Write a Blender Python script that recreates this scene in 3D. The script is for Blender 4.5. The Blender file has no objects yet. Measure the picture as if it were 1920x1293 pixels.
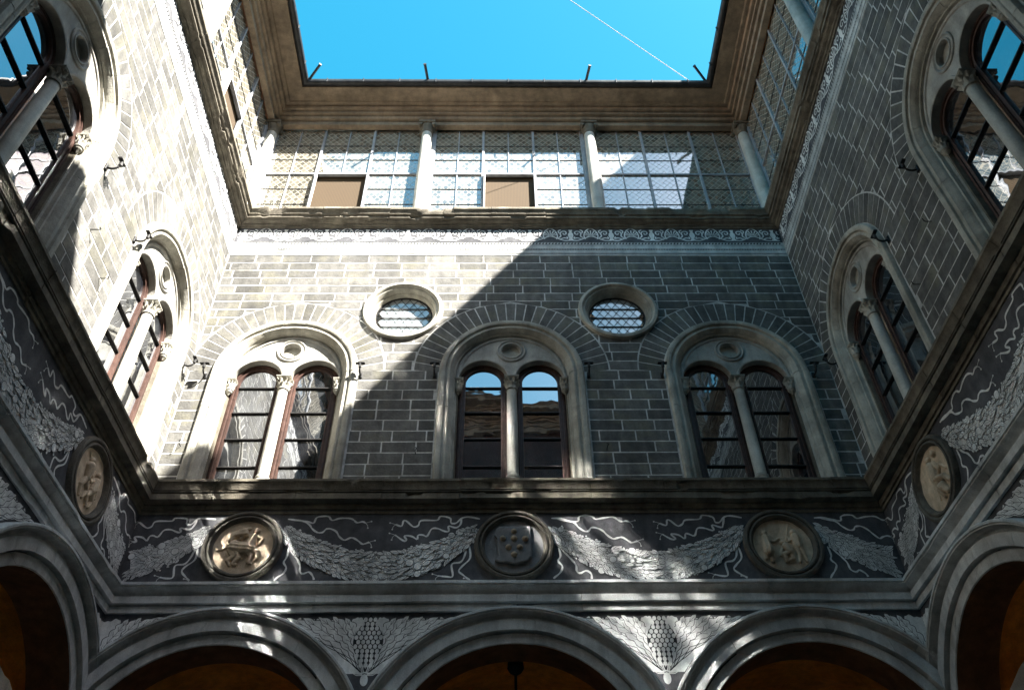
import bpy, bmesh, math, random
from math import sin, cos, pi, sqrt, radians
from mathutils import Vector, Matrix
random.seed(7)
S = bpy.context.scene
C = S.collection

# ------------------------------------------------------------------ camera, sky, sun, exposure
YAW, PITCH, ROLL, FPX = 1.17606123, 44.36271852, -0.86656747, 1591.035
CAM = Vector((-0.2254, 0.32, 1.6))
def cam_axes():
    y, p, r = radians(YAW), radians(PITCH), radians(ROLL)
    f = Vector((sin(y)*cos(p), cos(y)*cos(p), sin(p))); rt = Vector((cos(y), -sin(y), 0)); up = rt.cross(f)
    return cos(r)*rt + sin(r)*up, -sin(r)*rt + cos(r)*up, f
RT, UP, FW = cam_axes()
cd = bpy.data.cameras.new('camera'); cam = bpy.data.objects.new('camera', cd); C.objects.link(cam)
cam.matrix_world = Matrix(((RT.x, UP.x, -FW.x, CAM.x), (RT.y, UP.y, -FW.y, CAM.y), (RT.z, UP.z, -FW.z, CAM.z), (0, 0, 0, 1)))
cd.sensor_width = 36; cd.lens = FPX/1920*36; cd.clip_start = .05; cd.clip_end = 500
S.camera = cam
SUN = Vector((.73, -.625, 1)).normalized()
w = bpy.data.worlds.new('World'); S.world = w; w.use_nodes = True
nt = w.node_tree; bg = nt.nodes['Background']
sky = nt.nodes.new('ShaderNodeTexSky'); sky.sky_type = 'NISHITA'; sky.sun_disc = False
sky.sun_elevation = math.asin(SUN.z); sky.sun_rotation = math.atan2(SUN.x, SUN.y)
sky.air_density = 1.0; sky.dust_density = 1.3; sky.ozone_density = 2.0
hs = nt.nodes.new('ShaderNodeHueSaturation'); hs.inputs['Saturation'].default_value = 1.42; hs.inputs['Hue'].default_value = .458
nt.links.new(sky.outputs[0], hs.inputs['Color']); nt.links.new(hs.outputs[0], bg.inputs[0])
bg.inputs[1].default_value = .056
sd = bpy.data.lights.new('sun', 'SUN'); sd.energy = 5; sd.angle = radians(.5); sd.color = (1, .96, .88)
so = bpy.data.objects.new('sun', sd); C.objects.link(so); so.rotation_euler = SUN.to_track_quat('Z', 'Y').to_euler(); so.location = (20, -20, 40)
vs = S.view_settings; vs.view_transform = 'Standard'; vs.look = 'None'; vs.gamma = 1; vs.exposure = 3.0; vs.use_curve_mapping = False
S.cycles.max_bounces = 10; S.cycles.diffuse_bounces = 8; S.cycles.glossy_bounces = 4
S.cycles.caustics_reflective = True; S.cycles.blur_glossy = .06; S.cycles.sample_clamp_indirect = 40; S.cycles.use_guiding = True; S.cycles.use_denoising = True; S.cycles.caustics_refractive = False

def project(p):
    v = Vector(p) - CAM; x, y, z = v.dot(RT), v.dot(UP), v.dot(FW)
    if z < .1: return None
    return 960 + FPX*x/z, 646.5 - FPX*y/z, z

# ------------------------------------------------------------------ materials
MATS = {}
def nodes(name):
    m = bpy.data.materials.new(name); m.use_nodes = True; MATS[name] = m
    n = m.node_tree.nodes; return m, n, m.node_tree.links, n['Principled BSDF']
def stone(name, c1, c2, scale=3, rough=.85, bump=.3, fine=40, c3=None, spots=.6, island=False, fleck=None):
    m, n, l, b = nodes(name)
    tc = n.new('ShaderNodeTexCoord'); geo = n.new('ShaderNodeNewGeometry')
    n1 = n.new('ShaderNodeTexNoise'); n1.inputs['Scale'].default_value = scale; n1.inputs['Detail'].default_value = 8; n1.inputs['Roughness'].default_value = .65
    l.new(geo.outputs['Position'], n1.inputs['Vector'])
    r1 = n.new('ShaderNodeValToRGB'); r1.color_ramp.elements[0].position = .33; r1.color_ramp.elements[1].position = .67
    r1.color_ramp.elements[0].color = (*c1, 1); r1.color_ramp.elements[1].color = (*c2, 1)
    l.new(n1.outputs[0], r1.inputs[0]); col = r1.outputs[0]
    if c3:
        n3 = n.new('ShaderNodeTexNoise'); n3.inputs['Scale'].default_value = scale*.45; n3.inputs['Detail'].default_value = 6
        mp = n.new('ShaderNodeMapping'); mp.inputs['Location'].default_value = (3.3, 7.1, 1.7); l.new(geo.outputs['Position'], mp.inputs[0]); l.new(mp.outputs[0], n3.inputs['Vector'])
        r3 = n.new('ShaderNodeValToRGB'); r3.color_ramp.elements[0].position = .5; r3.color_ramp.elements[1].position = .68
        l.new(n3.outputs[0], r3.inputs[0])
        mm = n.new('ShaderNodeMath'); mm.operation = 'MULTIPLY'; mm.inputs[1].default_value = spots; l.new(r3.outputs[0], mm.inputs[0])
        mx = n.new('ShaderNodeMixRGB'); l.new(mm.outputs[0], mx.inputs[0]); l.new(col, mx.inputs[1]); mx.inputs[2].default_value = (*c3, 1); col = mx.outputs[0]
    if island:
        oi = n.new('ShaderNodeObjectInfo'); ad = n.new('ShaderNodeMath'); ad.operation = 'ADD'; fr = n.new('ShaderNodeMath'); fr.operation = 'FRACT'
        l.new(oi.outputs['Random'], ad.inputs[0]); l.new(geo.outputs['Random Per Island'], ad.inputs[1]); l.new(ad.outputs[0], fr.inputs[0])
        mr = n.new('ShaderNodeMapRange'); mr.inputs['To Min'].default_value = .72; mr.inputs['To Max'].default_value = 1.24; l.new(fr.outputs[0], mr.inputs[0])
        mu = n.new('ShaderNodeMixRGB'); mu.blend_type = 'MULTIPLY'; mu.inputs[0].default_value = 1; l.new(col, mu.inputs[1]); l.new(mr.outputs[0], mu.inputs[2]); col = mu.outputs[0]
    n2 = n.new('ShaderNodeTexNoise'); n2.inputs['Scale'].default_value = fine; n2.inputs['Detail'].default_value = 5
    l.new(geo.outputs['Position'], n2.inputs['Vector'])
    mr2 = n.new('ShaderNodeMapRange'); mr2.inputs['To Min'].default_value = .72; mr2.inputs['To Max'].default_value = 1.28; l.new(n2.outputs[0], mr2.inputs[0])
    mu2 = n.new('ShaderNodeMixRGB'); mu2.blend_type = 'MULTIPLY'; mu2.inputs[0].default_value = 1; l.new(col, mu2.inputs[1]); l.new(mr2.outputs[0], mu2.inputs[2]); col = mu2.outputs[0]
    if bump:
        n4 = n.new('ShaderNodeTexNoise'); n4.inputs['Scale'].default_value = .9; n4.inputs['Detail'].default_value = 5; n4.inputs['Roughness'].default_value = .6
        l.new(geo.outputs['Position'], n4.inputs['Vector'])
        m4 = n.new('ShaderNodeMapRange'); m4.inputs['From Min'].default_value = .3; m4.inputs['From Max'].default_value = .7; m4.inputs['To Min'].default_value = .68; m4.inputs['To Max'].default_value = 1.3; l.new(n4.outputs[0], m4.inputs[0])
        mp5 = n.new('ShaderNodeMapping'); mp5.inputs['Scale'].default_value = (7, 7, .55); l.new(geo.outputs['Position'], mp5.inputs[0])
        n5 = n.new('ShaderNodeTexNoise'); n5.inputs['Scale'].default_value = 1; n5.inputs['Detail'].default_value = 4; l.new(mp5.outputs[0], n5.inputs['Vector'])
        m5 = n.new('ShaderNodeMapRange'); m5.inputs['From Min'].default_value = .3; m5.inputs['From Max'].default_value = .7; m5.inputs['To Min'].default_value = .8; m5.inputs['To Max'].default_value = 1.15; l.new(n5.outputs[0], m5.inputs[0])
        mm4 = n.new('ShaderNodeMath'); mm4.operation = 'MULTIPLY'; l.new(m4.outputs[0], mm4.inputs[0]); l.new(m5.outputs[0], mm4.inputs[1])
        mu4 = n.new('ShaderNodeMixRGB'); mu4.blend_type = 'MULTIPLY'; mu4.inputs[0].default_value = 1; l.new(col, mu4.inputs[1]); l.new(mm4.outputs[0], mu4.inputs[2]); col = mu4.outputs[0]
    l.new(col, b.inputs['Base Color']); b.inputs['Roughness'].default_value = rough
    b.inputs['Specular IOR Level'].default_value = .25
    if bump:
        ad2 = n.new('ShaderNodeMath'); ad2.operation = 'ADD'; l.new(n1.outputs[0], ad2.inputs[0]); l.new(n2.outputs[0], ad2.inputs[1])
        bp = n.new('ShaderNodeBump'); bp.inputs['Strength'].default_value = bump; bp.inputs['Distance'].default_value = .02; l.new(ad2.outputs[0], bp.inputs['Height']); l.new(bp.outputs[0], b.inputs['Normal'])
    return m
stone('brick', (.085, .082, .077), (.148, .144, .134), 6, .9, .4, 28, (.185, .175, .125), .5, True)
stone('joint', (.44, .43, .41), (.66, .65, .63), 9, .9, .3, 60, (.26, .25, .23), .75)
stone('serena', (.32, .31, .27), (.48, .46, .40), 4, .85, .4, 50, (.2, .18, .14), .6)
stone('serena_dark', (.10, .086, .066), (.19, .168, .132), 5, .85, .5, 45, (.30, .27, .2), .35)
stone('serena_blue', (.52, .535, .535), (.66, .675, .665), 3, .85, .3, 50, (.26, .24, .20), .5)
stone('tympanum', (.30, .29, .265), (.42, .41, .375), 4, .85, .3, 50, (.2, .185, .15), .5)
stone('ground_dark', (.06, .061, .068), (.11, .11, .118), 5, .9, .3, 60, (.16, .16, .165), .5)
stone('sgraffito_pale', (.68, .69, .68), (.84, .84, .82), 9, .9, .35, 80, (.46, .46, .44), .5)
stone('band_pale', (.42, .43, .42), (.58, .58, .56), 5, .9, .35, 60, (.3, .3, .28), .5)
stone('terracotta', (.52, .40, .28), (.70, .57, .42), 6, .75, .3, 50, (.28, .22, .15), .5)
stone('plaster_ochre_lamplit', (.72, .27, .04), (.84, .36, .06), 1.5, .9, .2, 30)  # ochre plaster, orange boosted in the colour to stand for passage lamplight
stone('soffit_shade_brown', (.16, .075, .035), (.24, .115, .055), 3, .9, .2, 40)  # brown plaster, darkened in the colour for the shade under the arches
stone('plaster_wall', (.66, .63, .57), (.76, .73, .67), 2, .9, .2, 30)
stone('eave_wood', (.20, .155, .115), (.30, .235, .165), 4, .75, .2, 40)
stone('incised', (.02, .021, .025), (.045, .046, .05), 6, .9, .1, 60)
stone('ring_dark', (.09, .08, .066), (.16, .145, .12), 6, .85, .4, 45)
stone('shield_stone', (.19, .19, .195), (.28, .28, .28), 5, .8, .3, 50)
stone('ball_stone', (.34, .27, .19), (.46, .37, .27), 6, .7, .2, 50)
stone('paving', (.24, .23, .21), (.34, .33, .30), 1, .8, .2, 20)
stone('roof_tile', (.25, .12, .07), (.36, .19, .11), 3, .9, .3, 30)
stone('oak', (.045, .024, .019), (.085, .046, .036), 12, .5, .2, 60)
stone('iron', (.012, .012, .013), (.03, .028, .027), 8, .6, .2, 60)
stone('gutter_metal', (.02, .022, .026), (.045, .047, .05), 6, .45, .1, 40)
stone('white_paint', (.55, .54, .50), (.68, .67, .63), 5, .6, .1, 60)
stone('steel_paint', (.22, .23, .25), (.32, .33, .35), 6, .5, .1, 60)
cm_, cn_, cl_, cb_ = nodes('cable'); cb_.inputs['Base Color'].default_value = (.5, .52, .55, 1); cb_.inputs['Roughness'].default_value = .8
stone('marble_shaft', (.40, .39, .35), (.54, .53, .48), 3, .6, .2, 50, (.3, .28, .22), .5)

def glass(name, base, refl, rough=.02, wave=.0, grime=(.1, .1, .1), gr=.3):
    m, n, l, b = nodes(name)
    out = n['Material Output']
    geo = n.new('ShaderNodeNewGeometry')
    nz = n.new('ShaderNodeTexNoise'); nz.inputs['Scale'].default_value = 2.2; nz.inputs['Detail'].default_value = 6; l.new(geo.outputs['Position'], nz.inputs['Vector'])
    rp = n.new('ShaderNodeValToRGB'); rp.color_ramp.elements[0].position = .48; rp.color_ramp.elements[1].position = .75
    rp.color_ramp.elements[0].color = (*base, 1); rp.color_ramp.elements[1].color = (*grime, 1); l.new(nz.outputs[0], rp.inputs[0])
    df = n.new('ShaderNodeBsdfDiffuse'); l.new(rp.outputs[0], df.inputs[0])
    gl = n.new('ShaderNodeBsdfGlossy'); gl.inputs['Roughness'].default_value = rough; gl.inputs[0].default_value = (.95, .97, 1, 1)
    n3 = n.new('ShaderNodeTexNoise'); n3.inputs['Scale'].default_value = 3.5; n3.inputs['Detail'].default_value = 1; l.new(geo.outputs['Position'], n3.inputs['Vector'])
    bp = n.new('ShaderNodeBump'); bp.inputs['Strength'].default_value = wave; bp.inputs['Distance'].default_value = .02; l.new(n3.outputs[0], bp.inputs['Height']); l.new(bp.outputs[0], gl.inputs['Normal'])
    lw = n.new('ShaderNodeLayerWeight'); lw.inputs[0].default_value = .35
    mr = n.new('ShaderNodeMapRange'); mr.inputs['To Min'].default_value = refl; mr.inputs['To Max'].default_value = .95; l.new(lw.outputs['Fresnel'], mr.inputs[0])
    mx = n.new('ShaderNodeMixShader'); l.new(mr.outputs[0], mx.inputs[0]); l.new(df.outputs[0], mx.inputs[1]); l.new(gl.outputs[0], mx.inputs[2]); l.new(mx.outputs[0], out.inputs[0])
    return m, n, l, rp, df, mx, out, gl
glass('window_glass', (.012, .013, .016), .30, .015, .06, (.06, .065, .07))
glass('rondel_glass', (.36, .39, .39), .14, .06, .1, (.40, .42, .40))
def leaded(name):
    m, n, l, rp, df, mx, out, gl = glass(name, (.30, .30, .29), .22, .03, .04)
    tc = n.new('ShaderNodeTexCoord'); sp = n.new('ShaderNodeSeparateXYZ'); l.new(tc.outputs['Object'], sp.inputs[0])
    def M(op, a, bb=None):
        q = n.new('ShaderNodeMath'); q.operation = op
        for i, v in enumerate((a, bb)):
            if v is None: continue
            if isinstance(v, (int, float)): q.inputs[i].default_value = v
            else: l.new(v, q.inputs[i])
        return q.outputs[0]
    a0 = M('MULTIPLY', sp.outputs[0], 1/.158); b0 = M('MULTIPLY', sp.outputs[2], 1/.195)
    a = M('ADD', a0, b0); b = M('SUBTRACT', a0, b0)
    def line(v):
        return M('GREATER_THAN', M('ABSOLUTE', M('SUBTRACT', M('FRACT', M('ADD', v, 200)), .5)), .455)
    ln = M('MAXIMUM', line(a), line(b))
    cx = n.new('ShaderNodeCombineXYZ'); l.new(M('FLOOR', a), cx.inputs[0]); l.new(M('FLOOR', b), cx.inputs[1])
    wn = n.new('ShaderNodeTexWhiteNoise'); l.new(cx.outputs[0], wn.inputs[0])
    r2 = n.new('ShaderNodeValToRGB'); r2.color_ramp.elements[0].color = (.085, .08, .065, 1); r2.color_ramp.elements[1].color = (.20, .185, .15, 1); r2.color_ramp.elements[1].position = .75
    l.new(wn.outputs[0], r2.inputs[0])
    l.new(r2.outputs[0], df.inputs[0])
    d2 = n.new('ShaderNodeBsdfDiffuse'); d2.inputs[0].default_value = (.38, .355, .30, 1)
    m2 = n.new('ShaderNodeMixShader'); l.new(ln, m2.inputs[0]); l.new(mx.outputs[0], m2.inputs[1]); l.new(d2.outputs[0], m2.inputs[2]); l.new(m2.outputs[0], out.inputs[0])
leaded('leaded_glass')
def blind():
    m, n, l, b = nodes('reed_blind')
    tc = n.new('ShaderNodeTexCoord'); wv = n.new('ShaderNodeTexWave'); wv.bands_direction = 'Z'; wv.inputs['Scale'].default_value = 12; wv.inputs['Distortion'].default_value = .6; l.new(tc.outputs['Object'], wv.inputs[0])
    w2 = n.new('ShaderNodeTexWave'); w2.bands_direction = 'X'; w2.inputs['Scale'].default_value = 9; l.new(tc.outputs['Object'], w2.inputs[0])
    mu = n.new('ShaderNodeMath'); mu.operation = 'MULTIPLY'; l.new(wv.outputs[1], mu.inputs[0]); l.new(w2.outputs[1], mu.inputs[1])
    rp = n.new('ShaderNodeValToRGB'); rp.color_ramp.elements[0].color = (.04, .022, .007, 1); rp.color_ramp.elements[1].color = (.095, .058, .021, 1); l.new(mu.outputs[0], rp.inputs[0]); l.new(rp.outputs[0], b.inputs['Base Color']); b.inputs['Roughness'].default_value = .9
blind()

# ------------------------------------------------------------------ mesh helpers; local frame: u right, d towards the court, z up
def obj(name, mesh, mat=None, parent=None, loc=None, kind=None):
    if mat and not mesh.materials: mesh.materials.append(MATS[mat])
    o = bpy.data.objects.new(name, mesh); C.objects.link(o)
    if parent: o.parent = parent
    if loc: o.location = loc
    if kind: o['kind'] = kind
    return o
class MB:
    def __init__(s): s.v = []; s.f = []
    def add(s, pts, faces):
        n = len(s.v); s.v += [(u, -d, z) for u, d, z in pts]; s.f += [tuple(i+n for i in q) for q in faces]
    def box(s, u0, u1, d0, d1, z0, z1):
        s.add([(u0, d0, z0), (u1, d0, z0), (u1, d1, z0), (u0, d1, z0), (u0, d0, z1), (u1, d0, z1), (u1, d1, z1), (u0, d1, z1)],
              [(0, 3, 2, 1), (4, 5, 6, 7), (0, 1, 5, 4), (1, 2, 6, 5), (2, 3, 7, 6), (3, 0, 4, 7)])
    def bevbox(s, u0, u1, d0, d1, z0, z1, b=.01):
        s.add([(u0, d0, z0), (u1, d0, z0), (u1, d0, z1), (u0, d0, z1), (u0, d1-b, z0), (u1, d1-b, z0), (u1, d1-b, z1), (u0, d1-b, z1),
               (u0+b, d1, z0+b), (u1-b, d1, z0+b), (u1-b, d1, z1-b), (u0+b, d1, z1-b)],
              [(0, 1, 5, 4), (1, 2, 6, 5), (2, 3, 7, 6), (3, 0, 4, 7), (4, 5, 9, 8), (5, 6, 10, 9), (6, 7, 11, 10), (7, 4, 8, 11), (8, 9, 10, 11)])
    def plate(s, loop, d0, d1, b=.006):     # polygon loop [(u,z)] counter-clockwise: proud plate with chamfered rim
        n = len(loop); cu = sum(p[0] for p in loop)/n; cz = sum(p[1] for p in loop)/n
        def ins(p):
            L = max(.001, sqrt((p[0]-cu)**2+(p[1]-cz)**2)); k = min(.5, b/L); return p[0]+(cu-p[0])*k, p[1]+(cz-p[1])*k
        pts = [(u, d0, z) for u, z in loop] + [(u, d1-b*.6, z) for u, z in loop] + [(*((q := ins(p))[:1]), d1, q[1]) for p in loop]
        fs = [tuple(range(2*n, 3*n))]
        for i in range(n):
            j = (i+1) % n; fs += [(i, j, n+j, n+i), (n+i, n+j, 2*n+j, 2*n+i)]
        s.add(pts, fs)
    def flat(s, loop, d): s.add([(u, d, z) for u, z in loop], [tuple(range(len(loop)))])
    def strip(s, pts, w0, w1, d):
        n = len(pts); vs_ = []
        for i, p in enumerate(pts):
            a = pts[max(0, i-1)]; b = pts[min(n-1, i+1)]; tx, tz = b[0]-a[0], b[1]-a[1]; L = sqrt(tx*tx+tz*tz) or 1
            w = (w0+(w1-w0)*i/(n-1))/2; vs_ += [(p[0]-tz/L*w, d, p[1]+tx/L*w), (p[0]+tz/L*w, d, p[1]-tx/L*w)]
        s.add(vs_, [(2*i+1, 2*i+3, 2*i+2, 2*i) for i in range(n-1)])
    def grid(s, rows, closed=False):
        m = len(rows[0]); n = len(s.v)
        for r in rows: s.v += [(u, -d, z) for u, d, z in r]
        for i in range(len(rows)-1):
            for j in range(m if closed else m-1):
                k = (j+1) % m; s.f.append((n+i*m+j, n+i*m+k, n+(i+1)*m+k, n+(i+1)*m+j))
    def tube(s, pts, r, k=6, r1=None):
        pts = [Vector(p) for p in pts]; rows = []
        for i, p in enumerate(pts):
            t = (pts[min(len(pts)-1, i+1)]-pts[max(0, i-1)]).normalized(); a = t.cross(Vector((0, .3, 1)) if abs(t.z) < .9 else Vector((1, .2, 0))).normalized(); b = t.cross(a)
            rr = r if r1 is None else r+(r1-r)*i/(len(pts)-1)
            rows.append([tuple(p+a*rr*cos(2*pi*q/k)+b*rr*sin(2*pi*q/k)) for q in range(k)])
        n = len(s.v); s.grid(rows, True); m = len(pts)-1
        s.f += [tuple(n+q for q in range(k)), tuple(n+m*k+q for q in reversed(range(k)))]
    def lathe(s, prof, k=20, c=(0, 0), mod=None, half=False):
        rows = []
        for r, z in prof:
            rows.append([(c[0]+(r+(mod(q/k*2*pi, z) if mod else 0))*cos(2*pi*q/k), c[1]+(r+(mod(q/k*2*pi, z) if mod else 0))*sin(2*pi*q/k), z) for q in range(k)])
        s.grid(rows, True)
    def ring(s, prof, cu, cz, k=48):     # moulding ring lying in the wall plane, prof [(r,d)]
        s.grid([[(cu+r*cos(2*pi*q/k), d, cz+r*sin(2*pi*q/k)) for q in range(k)] for r, d in prof], True)
    def arch(s, prof, z0, zc, k=36, a0=0, a1=pi, jag=0, cu=0):     # prof [(r,d)] swept up one jamb, round and down
        rows = []
        N = k+1
        js = [random.uniform(-1, 1)*jag for _ in range(N)]
        for r, d in prof:
            row = [(cu+r, d, z0)] if z0 is not None else []
            row += [(cu+(r+js[q])*cos(a0+(a1-a0)*q/k), d+js[q], zc+(r+js[q])*sin(a0+(a1-a0)*q/k)) for q in range(N)]
            if z0 is not None: row += [(cu-r, d, z0)]
            rows.append(row)
        s.grid(rows)
    def arch_blocks(s, prof, z0, zc, a0, a1, cu, nj, na, off=.004, gap=.006, trim=None):
        # stations: (kind, value, recess, block)
        st = []; rm = prof[len(prof)//2][0]; b = 0
        segs = ([('r', z0+(zc-z0)*i/nj, z0+(zc-z0)*(i+1)/nj) for i in range(nj)] if nj else [])+[('a', a0+(a1-a0)*i/na, a0+(a1-a0)*(i+1)/na) for i in range(na)]+([('l', zc-(zc-z0)*i/nj, zc-(zc-z0)*(i+1)/nj) for i in range(nj)] if nj else [])
        for k, (kd, p, q) in enumerate(segs):
            o = (random.uniform(-1, 1)*off, random.uniform(-1, 1)*off); n = 2 if kd != 'a' else max(3, int(abs(q-p)/.075))
            e = gap/rm if kd == 'a' else gap
            e = e if q > p else -e
            st.append((kd, p+e*.35, 1, o))
            for i in range(n+1): st.append((kd, p+e*.6+(q-p-1.2*e)*i/n, 0, o))
            st.append((kd, q-e*.35, 1, o))
        rows = []
        for r, d in prof:
            row = []
            for kd, v, rc, o in st:
                rr, dd = r+o[0]-(.0 if not rc else .0), d+o[1]-(.009 if rc else 0)
                if kd == 'a':
                    a = v
                    if trim: a = trim(r, (v-a0)/(a1-a0))
                    row.append((cu+rr*cos(a), dd, zc+rr*sin(a)))
                else: row.append((cu+(rr if kd == 'r' else -rr), dd, v))
            rows.append(row)
        s.grid(rows)
    def mesh(s, name, smooth=False):
        me = bpy.data.meshes.new(name); me.from_pydata(s.v, [], s.f); me.validate()
        bm = bmesh.new(); bm.from_mesh(me); bmesh.ops.recalc_face_normals(bm, faces=bm.faces) if 2 < len(s.f) < 4000 else None; bm.to_mesh(me); bm.free()
        if smooth:
            for p in me.polygons: p.use_smooth = True
            me.set_sharp_from_angle(angle=radians(38))
        return me
    def obj(s, name, mat, parent=None, smooth=False, kind=None, loc=None): return obj(name, s.mesh(name, smooth), mat, parent, loc, kind)
def filled(outer, holes, d, name):
    bm = bmesh.new(); ed = []
    for lp in [outer]+holes:
        vs_ = [bm.verts.new((u, -d, z)) for u, z in lp]
        ed += [bm.edges.new((vs_[i], vs_[(i+1) % len(vs_)])) for i in range(len(vs_))]
    bmesh.ops.triangle_fill(bm, use_beauty=True, edges=ed)
    bmesh.ops.recalc_face_normals(bm, faces=bm.faces)
    me = bpy.data.meshes.new(name); bm.to_mesh(me); bm.free(); return me
def arc(cu, cz, r, a0, a1, k): return [(cu+r*cos(a0+(a1-a0)*i/k), cz+r*sin(a0+(a1-a0)*i/k)) for i in range(k+1)]
def circ(cu, cz, r, k=32): return [(cu+r*cos(2*pi*i/k), cz+r*sin(2*pi*i/k)) for i in range(k)]
def spline(p, k=5):
    out = []; n = len(p)
    for i in range(n-1):
        a, b, c, d = p[max(0, i-1)], p[i], p[i+1], p[min(n-1, i+2)]
        for q in range(k):
            t = q/k; out.append(tuple(.5*(2*b[j]+(c[j]-a[j])*t+(2*a[j]-5*b[j]+4*c[j]-d[j])*t*t+(3*b[j]-a[j]-3*c[j]+d[j])*t**3) for j in range(len(b))))
    return out+[p[-1]]

FR = {'back': ((0, 12, 0), 0), 'left': ((-6, 6, 0), pi/2), 'right': ((6, 6, 0), -pi/2), 'front': ((0, 0, 0), pi)}
def wp(side, u, d, z):
    (x, y, _), a = FR[side]; return Vector((x+u*cos(a)+d*sin(a), y+u*sin(a)-d*cos(a), z))
def tag(o, label=None, cat=None, group=None, kind=None):
    for k, v in (('label', label), ('category', cat), ('group', group), ('kind', kind)):
        if v: o[k] = v
    return o
def root(name, side, u, z, label=None, cat=None, group=None, kind=None):
    o = bpy.data.objects.new(name, None); C.objects.link(o); o.location = wp(side, u, 0, z); o.rotation_euler = (0, 0, FR[side][1]); o.empty_display_size = .2
    return tag(o, label, cat, group, kind or 'thing')
def copy_tree(o, parent=None):
    c = o.copy(); C.objects.link(c)
    if parent: c.parent = parent
    for ch in list(o.children): copy_tree(ch, c)
    return c

# ------------------------------------------------------------------ levels of the court (metres)
ZS = 12.31                   # springing of the big windows
ZB0, ZB1, HB, LB, JT = 9.78, 15.70, .2385, .60, .027
WU = (-4.22, 0, 4.22); OU = (-2.15, 2.15); OZ = 13.97
ZV, RV = 12.36, 1.84         # outer edge of the voussoirs
SIDES = ('back', 'left', 'right')
WINS = {'back': WU, 'left': (0, 4.22), 'right': (-4.22, 0)}

# ------------------------------------------------------------------ ground and outer shell
g = MB(); g.box(-60, 60, -60, 60, -.2, 0); tag(obj('ground', g.mesh('ground'), 'paving'), kind='structure')

# ------------------------------------------------------------------ brick walls
def win_loop(u, r, z0=9.70, k=24): return [(u+r, z0)]+arc(u, ZS, r, 0, pi, k)+[(u-r, z0)]
VAR = []
for i in range(6):
    b = MB(); hl, hh = (LB-JT)/2, (HB-JT)/2; e = lambda: random.uniform(-.004, .004)
    b.plate([(-hl+e(), -hh+e()), (hl+e(), -hh+e()), (hl+e(), hh+e()), (-hl+e(), hh+e())], -.004, .004+random.uniform(-.0012, .002), .004); me = b.mesh('brick'); me.materials.append(MATS['brick']); VAR.append(me)
def blocked(side):
    f = []
    for u in WINS[side]:
        def iv(z, u=u):
            if z >= ZV+RV: return None
            if z >= ZV: h = sqrt(RV*RV-(z-ZV)**2)
            else: h = 1.365
            return u-h-.014, u+h+.014
        f.append((u, iv))
    if side == 'back':
        for u in OU:
            def iv(z, u=u):
                t = .78**2-(z-OZ)**2
                if t <= 0: return None
                h = sqrt(t); return u-h, u+h
            f.append((u, iv))
    return f
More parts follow.
